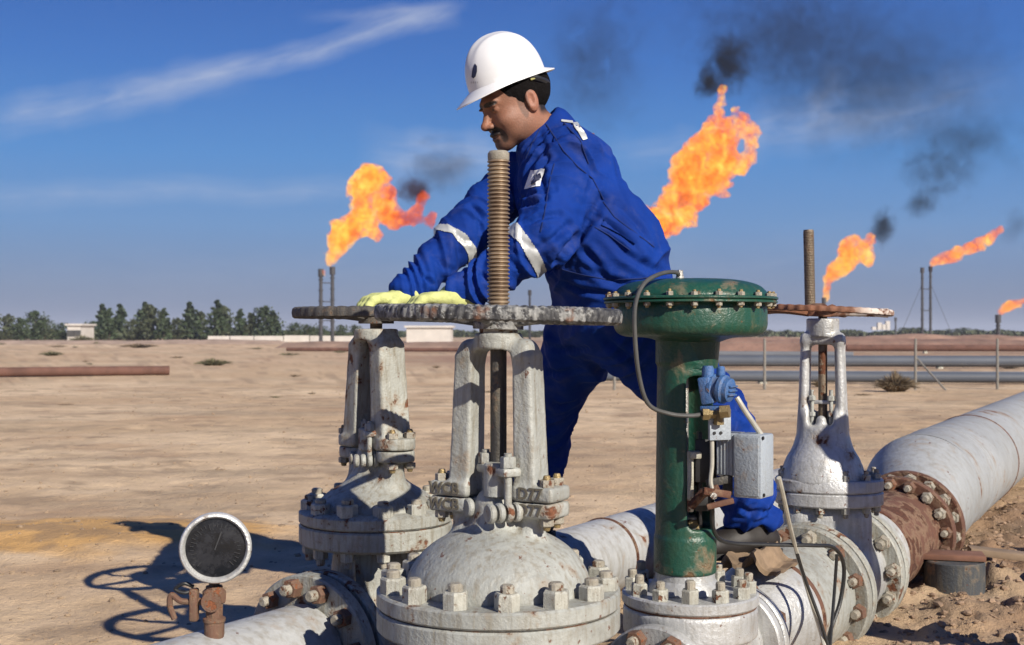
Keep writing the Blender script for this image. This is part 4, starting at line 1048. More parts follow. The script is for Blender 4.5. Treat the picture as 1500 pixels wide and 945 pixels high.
def mat_cloth(name, col, dark):
    m = NT(name); c = m.coord(False); a = m.noise(5, 5, .6, c); b = m.noise(45, 4, .65, c); w = m.noise(420, 2, .6, c)
    f = m.noise(9, 6, .6, m.scale(c, (1, 1, 2.2)), .6)
    base = m.mix(m.ramp(a, .3, .7), dark, col); base = m.mix(m.math('MULTIPLY', m.ramp(m.noise(11, 6, .7, c), .52, .74), .16), base, (.16, .15, .15))
    return m.bsdf(base, .82, 0, m.math('ADD', m.math('MULTIPLY', f, .8), m.math('ADD', m.math('MULTIPLY', b, .22), m.math('MULTIPLY', w, .05))), .45, .016, Specular_IOR_Level=.2)
M['cloth'] = mat_cloth('royal_blue_cotton', (.0011, .031, .225), (.0009, .019, .150))
cov = obj('coverall', me, M['cloth'], WK)
bvh = BVHTree.FromPolygons([Vector(v) for v in Vw], [list(map(int, f)) for f in Fw])
VN = vnormals(Vw, Fw)
M['reflect'] = simple('silver_reflective_tape', (.44, .45, .44), .4, .15, .1, 30)
def band(name, a, b, s0, s1, rmax, side=None):
    A_, B_ = np.array(J[a]), np.array(J[b]); ab = B_ - A_; L = np.linalg.norm(ab); ab = ab / L
    fc = Vw[Fw].mean(1); s = (fc - A_) @ ab; q = np.linalg.norm(fc - A_ - np.outer(s, ab), axis=1)
    sel = (s > s0) & (s < s1) & (q < rmax); Fs = Fw[sel]; ids, inv = np.unique(Fs, return_inverse=True)
    V = Vw[ids].copy(); ss = (V - A_) @ ab
    V += np.outer(np.clip(ss, s0, s1) - ss, ab) + VN[ids] * .0028
    return obj(name, np_mesh(name, V, inv.reshape(-1, 4)), M['reflect'], WK)
band('reflective_band', 'elN', 'wrN', .050, .086, .12); band('reflective_band', 'elF', 'wrF', .030, .062, .11)
band('reflective_band', 'knN', 'anN', .10, .135, .13)
def decal(name, poly, Y, mat, off=.0035, n=14, parent=None, tree=None):
    """flat cloth patch laid on the garment: polygon given by where its corners sit on the cloth"""
    tree = tree or bvh; cx = sum(p[0] for p in poly) / len(poly); cy = sum(p[1] for p in poly) / len(poly)
    def hit(u, v):
        o = Vector((0, 0, H)); d = (W(u, v, 4) - o).normalized(); h = tree.ray_cast(o + d * 2.0, d)
        return (h[0] + h[1] * off) if h[0] is not None else None
    rings = 5; vs = []; fs = []; seg = []
    for i in range(len(poly)):
        a, b = poly[i], poly[(i + 1) % len(poly)]
        for k in range(4): seg.append((a[0] + (b[0] - a[0]) * k / 4, a[1] + (b[1] - a[1]) * k / 4))
    c = hit(cx, cy)
    if c is None: return
    vs.append(c); m = len(seg)
    for r_ in range(1, rings + 1):
        for p in seg:
            h = hit(cx + (p[0] - cx) * r_ / rings, cy + (p[1] - cy) * r_ / rings); vs.append(h if h is not None else vs[-1])
    for k in range(m): fs.append((0, 1 + k, 1 + (k + 1) % m))
    for r_ in range(rings - 1):
        for k in range(m):
            a = 1 + r_ * m; fs.append((a + k, a + m + k, a + m + (k + 1) % m, a + (k + 1) % m))
    return obj(name, MB().add(vs, fs), mat, parent or WK)
M['patch'] = simple('white_embroidery', (.72, .73, .75), .7, 0, .06, 40)
M['navy'] = simple('navy_print', (.012, .016, .05), .6, 0, .1, 40)
decal('sleeve_patch', [(779, 250), (799, 247), (791, 273), (769, 277)], 4, M['patch'], .004)
decal('patch_emblem', [(784, 256), (793, 254), (793, 263), (786, 268), (781, 272), (779, 268), (783, 262)], 4, M['navy'], .0062)
decal('shoulder_tape', [(838, 181), (845, 180), (855, 192), (860, 204), (853, 206), (846, 193)], 4, M['reflect'], .004)
decal('shoulder_tape', [(822, 176), (838, 178), (840, 182), (822, 179)], 4, M['reflect'], .004)
decal('pocket_label', [(917, 343), (924, 341), (927, 349), (920, 352)], 4, simple('red_label', (.25, .02, .04), .7), .004)

M['seam'] = simple('stitched_seam', (.001, .014, .10), .9)
def seam(poly, r=.0022):
    pts = hits(poly, bvh, .0008, 6)
    if len(pts) > 2: obj('seam', MB().tube(pts, r, 6), M['seam'], WK)
seam([(800, 182), (812, 200), (826, 222), (846, 244), (868, 262), (884, 292)]); seam([(770, 232), (782, 206), (792, 188)]); seam([(884, 296), (900, 318), (934, 344), (958, 362)])
seam([(866, 330), (892, 344), (922, 366)]); seam([(985, 398), (940, 408), (890, 410), (850, 402), (812, 392)]); seam([(812, 240), (806, 262), (800, 300), (792, 340)]); seam([(822, 176), (850, 206), (862, 240)])
decal('pocket_flap', [(886, 318), (936, 346), (931, 358), (880, 330)], 4, M['cloth'], .006)
# head (local frame: +x forward, +y to his left = towards the camera, z up)
HS = 1.10
ear = W(776, 147, 3.88)
hm = Matrix.Rotation(R(206), 4, 'Z') @ Matrix.Rotation(R(20), 4, 'Y')
HM = T(ear + hm @ Vector((0, -.075 * HS, 0))) @ hm @ Matrix.Scale(HS, 4)
HMi = HM.inverted()
def fnH(P):
    m = np.array(HMi, np.float32); X, Y, Z = [m[q][0] * P[0] + m[q][1] * P[1] + m[q][2] * P[2] + m[q][3] for q in range(3)]
    Q = (X, Y, Z); aY = (X, abs(Y), Z)
    d = ell(Q, (-.005, 0, .045), (.102, .077, .088))                     # cranium
    d = smin(d, ell(Q, (.042, 0, -.02), (.062, .062, .085)), .03)        # face
    d = smin(d, ell(aY, (.030, .036, -.055), (.055, .030, .045)), .03)   # jaw/cheek
    d = smin(d, ell(Q, (.082, 0, -.096), (.026, .030, .022)), .028)      # chin
    d = smin(d, ell(Q, (.094, 0, .028), (.014, .048, .013)), .02)        # brow
    d = smin(d, ell(aY, (.068, .042, -.030), (.030, .022, .022)), .02)   # cheekbone
    d = smax(d, -ell(aY, (.110, .032, .008), (.022, .019, .013)), .012)  # eye sockets
    d = smin(d, ell(aY, (.088, .031, .006), (.0135, .0135, .0115)), .004)  # eyes with lids
    d = smin(d, cone(Q, (.098, 0, .018), (.121, 0, -.030), .009, .0115), .012)  # nose ridge
    d = smin(d, ell(Q, (.124, 0, -.033), (.014, .0125, .012)), .008)
    d = smin(d, ell(aY, (.110, .014, -.038), (.013, .008, .009)), .006)
    d = smin(d, ell(aY, (.100, .034, .0175), (.010, .016, .0045)), .005)  # upper lid
    d = smin(d, ell(Q, (.101, 0, -.062), (.013, .028, .009)), .008)     # upper lip
    d = smin(d, ell(Q, (.099, 0, -.076), (.012, .022, .0075)), .008)    # lower lip
    d = smax(d, -ell(Q, (.115, 0, -.0695), (.014, .024, .0022)), .003)
    for s in (-1, 1):                                                      # ears
        ec = (-.006, s * .077, .0); e = ell(Q, ec, (.020, .010, .034)); e = smax(e, -ell(Q, (.0, s * .088, .004), (.011, .009, .021)), .004); d = smin(d, e, .006)
    nk = cone(Q, (-.010, 0, -.05), (-.085, 0, -.155), .060, .062); d = smin(d, nk, .03)
    d = smin(d, cone(Q, (-.085, 0, -.155), (-.16, 0, -.22), .062, .09), .03)
    return d * HS
V, Fq = surface_nets(fnH(grid((-.12, 3.74, 1.45), (.27, 4.20, 1.92), .0036)), (-.12, 3.74, 1.45), .0036)
V = relax(V, Fq, 1, .4)
me = np_mesh('body', V, Fq)
mi = np.array(HMi); Q = V @ mi[:3, :3].T + mi[:3, 3]; x, y, z = Q.T
n = fbm(x * 90, y * 90, z * 90, o=3)
def blob(c, r): return np.sqrt(((x - c[0]) / r[0]) ** 2 + ((abs(y) - c[1]) / r[1]) ** 2 + ((z - c[2]) / r[2]) ** 2)
tash = np.clip((1.15 - blob((.112, .0, -.0535), (.028, .044, .0135))) * 4 + (n - .5), 0, 1)
tash2 = np.clip((1.15 - blob((.100, .034, -.072), (.022, .010, .022))) * 4, 0, .85)
brow = np.clip((1.1 - blob((.103, .030, .024), (.024, .028, .0085))) * 5 + (n - .5), 0, 1)
beard = np.clip((.2 - (z + .045) * 14) , 0, 1) * np.clip((x + .0) * 30, 0, 1) * (z > -.125) * .8
beard = np.maximum(beard, np.clip((1.25 - blob((.10, 0, -.090), (.03, .028, .022))) * 2, 0, 1) * 1.1) * (.75 + .5 * (n - .5))
side = np.clip((1.1 - blob((.022, .075, .005), (.015, .03, .048))) * 4, 0, .5)
hairz = np.clip((z - .02) * 60, 0, 1) * np.clip((.065 - x) * 50, 0, 1); hairz = np.maximum(hairz, np.clip((-x - .022) * 60, 0, 1) * np.clip((z + .055) * 50, 0, 1))
eyeh = np.clip((1.0 - blob((.101, .030, .0065), (.012, .0095, .0045))) * 4, 0, 1)
hk = np.clip(np.maximum.reduce([tash, tash2, brow, side, hairz]), 0, 1)[:, None]
skin = np.array((.27, .120, .070)); c = skin * (1 + .25 * (fbm(x * 30, y * 30, z * 30, o=2)[:, None] - .5))
beard = np.clip(beard, 0, 1); c = c * (1 - .88 * beard[:, None]) + np.array((.045, .032, .028)) * .88 * beard[:, None]
red = np.clip(1.3 - blob((.122, 0, -.033), (.03, .02, .02)), 0, 1)[:, None] * .35; c = c * (1 - red) + np.array((.42, .15, .09)) * red
rede = np.clip(1.5 - blob((-.006, .08, 0), (.03, .02, .045)), 0, 1)[:, None] * .35; c = c * (1 - rede) + np.array((.44, .17, .11)) * rede
c = c * (1 - hk) + np.array((.012, .009, .008)) * hk
c = c * (1 - eyeh[:, None]) + np.array((.04, .03, .025)) * eyeh[:, None]
at_ = me.color_attributes.new('skin', 'FLOAT_COLOR', 'POINT'); at_.data.foreach_set('color', np.concatenate([np.clip(c, 0, 1), np.ones((len(c), 1))], 1).astype(np.float32).ravel())
ms = NT('skin'); a = ms.n('ShaderNodeAttribute', attribute_name='skin').outputs['Color']; b = ms.noise(160, 4, .6, ms.coord(False))
obj('body', me, ms.bsdf(ms.mix(ms.ramp(ms.noise(260, 3, .6, ms.coord(False)), .35, .7, 0, .3), a, (.05, .03, .022)), .58, 0, b, .35, .004, Subsurface_Weight=.06, Subsurface_Radius=(.02, .008, .004)), WK)
# short hair: raised cap under the helmet
def fnHair(P):
    m = np.array(HMi, np.float32); X, Y, Z = [m[q][0] * P[0] + m[q][1] * P[1] + m[q][2] * P[2] + m[q][3] for q in range(3)]; Q = (X, Y, Z)
    d = ell(Q, (-.010, 0, .044), (.106, .083, .092)); d = smax(d, -(Z - (-.050 + .60 * np.clip(X + .018, 0, 1) * 1.4)), .006); d = smax(d, X - .075, .006)
    d = smax(d, -ell(Q, (-.004, 0, -.006), (.020, .12, .034)), .006)
    return d * HS + .004 * (fbm(X * 160, Y * 160, Z * 60, o=2) - .5)
V, Fq = surface_nets(fnHair(grid((-.12, 3.74, 1.60), (.27, 4.20, 1.95), .0045)), (-.12, 3.74, 1.60), .0045)
M['hair'] = simple('black_hair', (.006, .005, .005), .95, 0, .3, 120, .6, .004, Specular_IOR_Level=.1)
obj('hair', np_mesh('hair', V, Fq), M['hair'], WK)
# helmet
HC = W(742, 118, 3.94)
hrot = Matrix.Rotation(R(202), 4, 'Z') @ Matrix.Rotation(R(21), 4, 'Y') @ Matrix.Diagonal((.97, .93, .97, 1))
HH = T(HC) @ hrot
def helmet_mesh():
    n, rows = 96, 22; vs = []; fs = []
    def prof(t, a):
        ca = math.cos(a); L = .1345 if ca > 0 else .137; Wd = .112; top = .156
        r = math.sin(t * PI / 2) ** .92; zz = top * math.cos(t * PI / 2) ** .86
        x = r * L * math.cos(a); y = r * Wd * math.sin(a)
        ridge = math.exp(-(y / .016) ** 2) * .006 * min(1, (1 - t) * 3); ridge2 = math.exp(-((abs(y) - .045) / .009) ** 2) * .0035 * max(0, math.sin(min(1, t * 1.3) * PI))
        return x, y, zz + (ridge + ridge2)
    for i in range(rows + 1):
        t = i / rows
        for k in range(n): vs.append(prof(t, 2 * PI * k / n))
    # brim: extends outward, long peak in front
    for q, f in ((1, .25), (2, .6), (3, .92), (4, 1.0), (5, 1.0), (6, .6), (7, 0.0)):
        for k in range(n):
            a = 2 * PI * k / n; ca = math.cos(a); ext = .005 + .055 * max(0, ca) ** 1.6 + .030 * max(0, -ca) ** 3
            nx, ny = math.cos(a) / .1345, math.sin(a) / .112; l = math.hypot(nx, ny); nx /= l; ny /= l
            x0 = (.1345 if ca > 0 else .137) * math.cos(a); y0 = .112 * math.sin(a)
            zz = -.016 * f - .020 * f * max(0, ca) ** 2 + .004 * f * max(0, -ca) if q < 5 else (-.016 * f - .020 * f * max(0, ca) ** 2 + .004 * f * max(0, -ca) - .004)
            vs.append((x0 + nx * ext * f, y0 + ny * ext * f, zz))
    R_ = rows + 8
    for i in range(R_ - 0):
        if (i + 1) * n + n > len(vs): break
        for k in range(n):
            a, b = i * n + k, i * n + (k + 1) % n; fs.append((a, b, b + n, a + n))
    o = len(vs)
    for i in range(9):    # inner shell
        t = 1 - i / 8
        for k in range(n):
            x, y, z = prof(t, 2 * PI * k / n); vs.append((x * .965, y * .965, z * .96 - (.004 if i == 0 else 0)))
    last = (len(vs) - 9 * n) - n
    for k in range(n): fs.append((last + k, last + (k + 1) % n, o + (k + 1) % n, o + k))
    for i in range(8):
        for k in range(n): a, b = o + i * n + k, o + i * n + (k + 1) % n; fs.append((a, b, b + n, a + n))
    return MB().add(vs, fs)
M['helmet'] = simple('white_hard_hat_plastic', (.66, .66, .66), .3, 0, .07, 9, .03, .003)
hme = helmet_mesh().mesh('helmet', 50)
obj('hard_hat', hme, M['helmet'], WK, M=HH)
hb = BVHTree.FromPolygons([HH @ v.co for v in hme.vertices], [list(p.vertices) for p in hme.polygons])
decal('helmet_emblem', [(696, 93), (699, 97), (699, 105), (697, 112), (694, 115), (691, 113), (692, 104), (694, 97)], 4, M['navy'], .0015, tree=hb)
M['greyprint'] = simple('grey_print', (.42, .42, .42), .5)
for k in range(4): decal('helmet_lettering', [(690 + k * 3, 119.5), (691.6 + k * 3, 119.3), (691.6 + k * 3, 122), (690 + k * 3, 122.4)], 4, M['greyprint'], .0012, tree=hb)
g = MB(); g.tube(spline([HH @ Vector((-.03 + 0 * t, .100, -.012)) if t == 0 else HH @ Vector(p) for t, p in enumerate([(0, 0, 0), (-.075, .088, -.035), (-.118, .04, -.050), (-.122, 0, -.052), (-.118, -.04, -.050), (-.075, -.088, -.035)])], 6), .011, 8)
obj('helmet_headband', g, M['black'], WK)
g = MB(); g.box((0, 0, 0), (.018, .008, .026), HH @ T((-.045, .103, -.018)), .003); obj('headband_clip', g, simple('brass_clip', (.35, .33, .12), .5), WK)

# gloves: five curled fingers each, closed over the rim
M['glove'] = simple('yellow_green_glove', (.50, .53, .20), .85, 0, .22, 30, .5, .006)
def glove(wr, ha, rimc, sideways):
    ax = (ha - wr).normalized(); lat = ax.cross(Vector((0, 0, 1))).normalized() * sideways; up = lat.cross(ax).normalized()
    if up.z < 0: up = -up
    palm = wr + ax * .062; segs = []
    segs.append((wr - ax * .02, wr + ax * .012, .046, .043))
    for k in range(4):
        o = lat * (-.036 + .024 * k); L = (.9, 1.0, .97, .8)[k]
        b0 = wr + ax * .02 + o * .7; b1 = wr + ax * .088 + o + up * .012
        b2 = b1 + ax * .034 * L + up * -.002; b3 = b2 + ax * .020 * L - up * .016 * L; b4 = b3 + ax * .006 - up * .018 * L
        segs += [(b0, b1, .024, .018), (b1, b2, .0155, .0145), (b2, b3, .0145, .0135), (b3, b4, .0135, .012)]
    t0 = wr + ax * .03 - lat * .03; t1 = t0 + ax * .035 - lat * .026 - up * .012; t2 = t1 + ax * .026 - up * .028
    segs += [(t0, t1, .021, .017), (t1, t2, .016, .013)]
    pts = [p for s in segs for p in s[:2]]; lo = tuple(min(p[q] for p in pts) - .06 for q in range(3)); hi = tuple(max(p[q] for p in pts) + .06 for q in range(3))
    P = grid(lo, hi, .0042); d = None
    for a, b, r0, r1 in segs:
        e = cone(P, a, b, r0, r1); d = e if d is None else smin(d, e, .006)
    V, Fq = surface_nets(d + .002 * (fbm(P[0] * 50, P[1] * 50, P[2] * 50, o=2) - .5), lo, .0042)
    obj('glove', np_mesh('glove', V, Fq), M['glove'], WK)
def rimpt(B_, r, ang, z): return Vector((B_.x + r * math.cos(ang), B_.y + r * math.sin(ang), z))
glove(J['wrN'], J['haN'] + Vector((-.03, 0, .006)), None, -1)
glove(J['wrF'], J['haF'] + Vector((-.03, 0, .006)), None, 1)
# boots
M['boot'] = simple('brown_work_boot', (.014, .010, .008), .6, 0, .3, 16)
M['sole'] = simple('boot_sole', (.03, .028, .026), .8)
def boot(an, toe_dir, z_sole):
    t = Vector(toe_dir).normalized(); heel = Vector((an.x, an.y, z_sole)) - t * .05
    def fn(P):
        d = cone(P, Vector((an.x, an.y, an.z + .02)), heel + t * .045 + Vector((0, 0, .07)), .058, .055)
        d = smin(d, cone(P, heel + Vector((0, 0, .055)), heel + t * .12 + Vector((0, 0, .055)), .050, .050), .03)
        d = smin(d, cone(P, heel + t * .12 + Vector((0, 0, .045)), heel + t * .225 + Vector((0, 0, .040)), .052, .042), .03)
        return smax(d, z_sole + .018 - P[2], .004)
    lo = (an.x - .36, an.y - .36, z_sole - .03); hi = (an.x + .36, an.y + .36, an.z + .12)
    P = grid(lo, hi, .008); V, Fq = surface_nets(fn(P), lo, .008); obj('boot', np_mesh('boot', V, Fq), M['boot'], WK)
    g = MB(); s = t.cross(Vector((0, 0, 1))); n = 28; ou = []
    for k in range(n):
        a = 2 * PI * k / n; L = .155 + .0 * a; w = .047 + .008 * math.cos(a)
        ou.append(heel + t * (.09 + L * math.cos(a)) + s * w * math.sin(a) * 1.05)
    vs = [p for p in ou] + [p + Vector((0, 0, .022)) for p in ou]
    g.add(vs, [tuple(range(n))[::-1], tuple(range(n, 2 * n))] + [(k, (k + 1) % n, n + (k + 1) % n, n + k) for k in range(n)])
    obj('boot_sole', g, M['sole'], WK)
boot(J['anN'], (-.9, -.25, 0), L2(J['anN'].y).z + .187)
boot(J['anF'], (-.8, -.6, 0), L1(J['anF'].y).z + .148)

# ================================================================== THINGS ON THE GROUND
sx = W(1398, 840, 4.92); zs = gz(sx.x, sx.y)
S = thing('pipe_block', 'dark rounded support block on the dug soil beneath the rusty flanges', 'block', (sx.x, sx.y, zs))
obj('block', MB().lathe([(0, -.05), (.112, -.05), (.117, -.045), (.117, .105), (.112, .11), (0, .11)], 40, T((sx.x, sx.y, zs))), M['rubber'], S)
o = obj('board', MB().box((0, 0, 0), (.24, .13, .022), None, .003), M['redwood']); o.matrix_world = T((sx.x + .00, sx.y + .02, zs + .124)) @ Matrix.Rotation(R(-14), 4, 'Z')
tag(o, 'short reddish board lying on top of the dark support block', 'board')
o = obj('board', MB().box((0, 0, 0), (.75, .10, .028), None, .003), M['wood']); o.matrix_world = T((sx.x + .52, sx.y + .18, gz(sx.x + .52, sx.y + .18) + .05)) @ Matrix.Rotation(R(-12), 4, 'Z') @ Matrix.Rotation(R(5), 4, 'Y')
tag(o, 'long weathered plank sloping into the dug soil behind the support block', 'board')
o = obj('board', MB().box((0, 0, 0), (.62, .09, .026), None, .003), M['wood']); o.matrix_world = T((sx.x + .62, sx.y - .14, gz(sx.x + .62, sx.y - .14) + .05)) @ Matrix.Rotation(R(-30), 4, 'Z') @ Matrix.Rotation(R(4), 4, 'Y')
tag(o, 'weathered plank half buried in loose soil right of the support block', 'board')
def rock_verts(c, s):
    bm = bmesh.new(); bmesh.ops.create_icosphere(bm, subdivisions=1, radius=1)
    rot = Euler((random.uniform(0, 6), random.uniform(0, 6), random.uniform(0, 6))).to_matrix()
    sc = (random.uniform(.7, 1.3), random.uniform(.6, 1.2), random.uniform(.4, .8))
    for v in bm.verts:
        k = random.uniform(.72, 1.2); p = rot @ (v.co * k); v.co = Vector((p.x * sc[0], p.y * sc[1], p.z * sc[2])) * s + c
    bm.verts.index_update(); r = ([v.co.copy() for v in bm.verts], [tuple(v.index for v in f.verts) for f in bm.faces]); bm.free(); return r
M['clod'] = simple('dry_clod', (.26, .175, .115), .95, 0, .35, 14)
M['pebble'] = simple('brown_pebble', (.25, .18, .115), .95, 0, .35, 10)
mb = MB(); cv = []; cf = []
xs = []
for _ in range(2600):
    y = 3.6 + 4.6 * random.random(); x = y * .29 + (y * .2) * random.random() - .1 + random.uniform(0, .5)
    xs.append((x, y, random.lognormvariate(-4.75, .5)))
zz = ground_h(np.array([q[0] for q in xs]), np.array([q[1] for q in xs]))
for (x, y, s), z in zip(xs, zz): mb.add(*rock_verts(Vector((x, y, z + s * .15)), s))
o = kind(obj('soil_clods', mb.mesh('soil_clods', 0), M['clod']), 'stuff')
tag(o, 'loose brown clods of dug soil around the right pipeline', 'soil')
mb = MB(); xs = []
for _ in range(3000):
    y = 3.8 * math.exp(random.random() * 1.9); x = random.uniform(-.48, .35) * y
    xs.append((x, y, random.lognormvariate(-5.1, .45) * (1 + y * .02)))
zz = ground_h(np.array([q[0] for q in xs]), np.array([q[1] for q in xs]))
for (x, y, s), z in zip(xs, zz): mb.add(*rock_verts(Vector((x, y, z + s * .1)), s))
tag(kind(obj('pebbles', mb.mesh('pebbles', 0), M['pebble']), 'stuff'), 'small brown pebbles scattered over the sandy ground', 'pebbles')

# ================================================================== BACKGROUND
def ground_Y(v): return H * F / (v - 488)
def tube_thing(name, u0, u1, v, Y0, Y1, r, mat, label, cat='pipe', z=None, group=None, sup=True):
    a = Vector(((u0 - 750) / F * Y0, Y0, 0)); b = Vector(((u1 - 750) / F * Y1, Y1, 0)); zc_ = z
    a.z = b.z = zc_; t = thing(name, label, cat, (a.x, a.y, 0), group)
    n = 40; mb = MB(); mb.tube([a + (b - a) * q / n for q in range(n + 1)], r, 20); obj('pipe_run', mb, mat, t)
    if sup:
        L = (b - a).length; k = int(L / 6)
        for q in range(k):
            p = a + (b - a) * (q + .5) / k; g = gz(p.x, p.y); h = zc_ - r - g + .12
            if h > .05: obj('pipe_support', MB().box((p.x, p.y, g - .12 + h / 2), (.16, .22, h), None, .01), M['lug'], t)
    return t
tube_thing('pipe', -120, 248, 544, 29, 31, .115, M['redpipe'], 'dark red pipe lying on the sand at the left edge', z=.11, sup=False)
tube_thing('line_pipe', 860, 1950, 552, 26.5, 24.5, .11, M['bgpipe'], 'nearest grey line pipe crossing behind the fence', z=.13)
tube_thing('line_pipe', 845, 1900, 545, 28.6, 26.2, .07, M['bgpipe2'], 'pale line pipe just beyond the nearest grey one', z=.13)
tube_thing('line_pipe', 880, 1900, 527, 38, 36, .17, M['bgpipe'], 'thick grey line pipe running across the middle of the pipe field', z=.20)
tube_thing('line_pipe', 1000, 1250, 520, 45, 43, .12, M['bgpipe2'], 'pale farther line pipe ending behind the right valve', z=.28)
tube_thing('line_pipe', 1240, 1950, 507, 62, 60, .16, M['redpipe'], 'rusty brown line pipe in front of the earth bank on the right', z=.30)
tube_thing('line_pipe', 420, 700, 515, 68, 66, .10, M['redpipe'], 'rusty pipe length lying far off behind the left valve', z=.15)
# earth banks
def bank(u0, u1, Y, hgt, wid, seed, col):
    n, m = 160, 9; vs = []; fs = []
    x0, x1 = (u0 - 750) / F * Y, (u1 - 750) / F * Y
    for i in range(n):
        x = x0 + (x1 - x0) * i / (n - 1); e = min(1, i / 6, (n - 1 - i) / 6)
        for j in range(m):
            t = j / (m - 1) * 2 - 1
            hh = hgt * (1 - t * t) * e * (.65 + .7 * float(fbm(np.array([x * .25]), np.array([seed + t]), o=4, s=seed)[0])) - .15
            vs.append((x, Y + t * wid, hh))
    for i in range(n - 1):
        for j in range(m - 1): a = i * m + j; fs.append((a, a + m, a + m + 1, a + 1))
    mm = simple('bank_soil', col, .95, 0, .3, .6, .6, .2)
    return kind(obj('earth_bank', MB().add(vs, fs), mm), 'structure')
bank(830, 2000, 75, .85, 3.2, 5, (.235, .135, .095)); bank(1050, 2000, 100, 1.0, 3, 9, (.28, .17, .12)); bank(400, 900, 85, .6, 3, 12, (.26, .17, .12)); bank(-200, 430, 115, .55, 4, 14, (.36, .26, .19))
# fence
Fn = thing('wire_fence', 'thin wire fence on grey posts in front of the distant line pipes', 'fence', W(1340, 570, 23).xy.to_3d())
px = [1120, 1341, 1461, 1690, 1900]
for i, u in enumerate([900] + px):
    b = W(u, 570, 23 - i * .1); g_ = gz(b.x, b.y)
    obj('post', MB().lathe([(0, g_ - .1), (.028, g_ - .1), (.024, .92), (.018, .95), (0, .95)], 8, T((b.x, b.y, 0))), M['postm'], Fn)
g = MB(); a = W(1343, 525, 23); b = W(1386, 577, 22.4); g.tube([a, (b.x, b.y, 0)], .018, 8); obj('brace', g, M['postm'], Fn)
for zz_ in (.25, .48, .70, .88):
    g = MB(); g.tube([(W(u, 570, 23 - i * .1).x, 23 - i * .1, zz_ - .006 * (i % 2)) for i, u in enumerate([900] + px)], .0022, 5); obj('wire', g, M['postm'], Fn)
# trees
M['leaf'] = simple('grey_green_foliage', (.034, .052, .020), .7, 0, .45, .8, .1, .05)
M['leaf2'] = simple('olive_foliage', (.055, .066, .030), .7, 0, .4, .8, .1, .05)
M['bark'] = simple('tree_bark', (.09, .07, .05), .9)
def tree_mesh(seed, h, w, shape):
    r_ = random.Random(seed); vs = []; fs = []
    nb = 30
    for k in range(nb):
        t = (k + .5) / nb; z = h * (.10 + .88 * t)
        if shape == 'cone': rad = w * (1.02 - t) ** .75 * (.65 + .6 * r_.random())
        elif shape == 'round': rad = w * math.sqrt(max(.02, 1 - (2 * t - .85) ** 2 * .9)) * (.6 + .6 * r_.random())
        else: rad = w * (.55 + .45 * math.sin(PI * min(1, t + .1))) * (.6 + .6 * r_.random())
        a = r_.uniform(0, 2 * PI); cx, cy = rad * .45 * math.cos(a), rad * .45 * math.sin(a); cr = rad * .62
        for _ in range(34):
            d = Vector((r_.gauss(0, 1), r_.gauss(0, 1), r_.gauss(0, 1))).normalized() * cr * r_.random() ** .4
            p = Vector((cx + d.x, cy + d.y, z + d.z * .75 + .1)); s = h * .042 * r_.uniform(.6, 1.5)
            n = Vector((r_.gauss(0, 1), r_.gauss(0, 1), r_.gauss(0, 1))).normalized(); x = n.orthogonal().normalized(); y = n.cross(x)
            if p.z < .12 * h * .5: continue
            o = len(vs); vs += [p + x * s, p + y * s * .8, p - x * s, p - y * s * .7]; fs.append((o, o + 1, o + 2, o + 3))
    me = MB().add(vs, fs); m2 = bpy.data.meshes.new('crown'); m2.from_pydata([tuple(v) for v in me.v], [], me.f); return m2
def trunk_mesh(h, seed):
    r_ = random.Random(seed); mb = MB(); mb.tube([(0, 0, -.2), (.02 * h, 0, h * .3), (-.01 * h, .01 * h, h * .6), (0, 0, h * .85)], [h * .028, h * .02, h * .013, h * .004], 7)
    for k in range(6):
        z = h * (.25 + .1 * k); a = r_.uniform(0, 6.28); mb.tube([(0, 0, z), (h * .12 * math.cos(a), h * .12 * math.sin(a), z + h * .12)], [h * .008, h * .003], 5)
    return mb.mesh('trunk')
protos = []
for i, (h, w, sh, mt) in enumerate([(6.4, 2.4, 'cone', 'leaf'), (6.0, 1.9, 'cone', 'leaf'), (5.4, 2.7, 'round', 'leaf'), (4.6, 2.5, 'round', 'leaf2'), (5.8, 1.9, 'col', 'leaf2'), (3.0, 2.5, 'round', 'leaf')]):
    c_ = tree_mesh(i + 3, h, w, sh); c_.materials.append(M[mt]); t_ = trunk_mesh(h, i); t_.materials.append(M['bark']); protos.append((c_, t_, h))
def tree(u, vtop, Y, p, label, group, wide=1.0):
    c_, t_, h = protos[p]; hh = H + (488 - vtop) / F * Y; s = hh / h; x = (u - 750) / F * Y
    r = thing('tree', label, 'tree', (x, Y, 0), group); r.rotation_euler = (0, 0, random.uniform(0, 6)); 
    for nm, me in (('crown', c_), ('trunk', t_)):
        o = bpy.data.objects.new(nm, me); COL.objects.link(o); o.parent = r; o.scale = (s * wide, s * wide, s)
GL = 'dark trees in a row along the left horizon'
TL = [(12, 461, 3), (30, 466, 2), (52, 456, 2), (66, 466, 3), (150, 446, 0), (160, 452, 1), (176, 446, 1), (196, 468, 3), (212, 443, 0), (222, 448, 4), (240, 452, 1), (262, 466, 3), (278, 443, 0), (292, 458, 4), (318, 440, 0), (328, 450, 4), (352, 453, 1), (370, 460, 4), (388, 449, 2), (400, 455, 0), (432, 474, 5), (450, 476, 5), (90, 474, 5), (108, 477, 5), (135, 472, 5), (470, 478, 5), (500, 477, 5), (520, 476, 3)]
lab = {0: 'tall dark conical tree on the left horizon', 1: 'slender dark tree on the left horizon', 2: 'broad bushy dark tree on the left horizon', 3: 'rounded olive tree on the left horizon', 4: 'loose olive column-like tree on the left horizon', 5: 'low dark shrubby tree on the left horizon'}
ORD = ['leftmost', 'second from the left', 'third from the left', 'fourth from the left', 'fifth from the left', 'sixth from the left', 'seventh from the left', 'eighth from the left', 'ninth from the left']
seen = {}
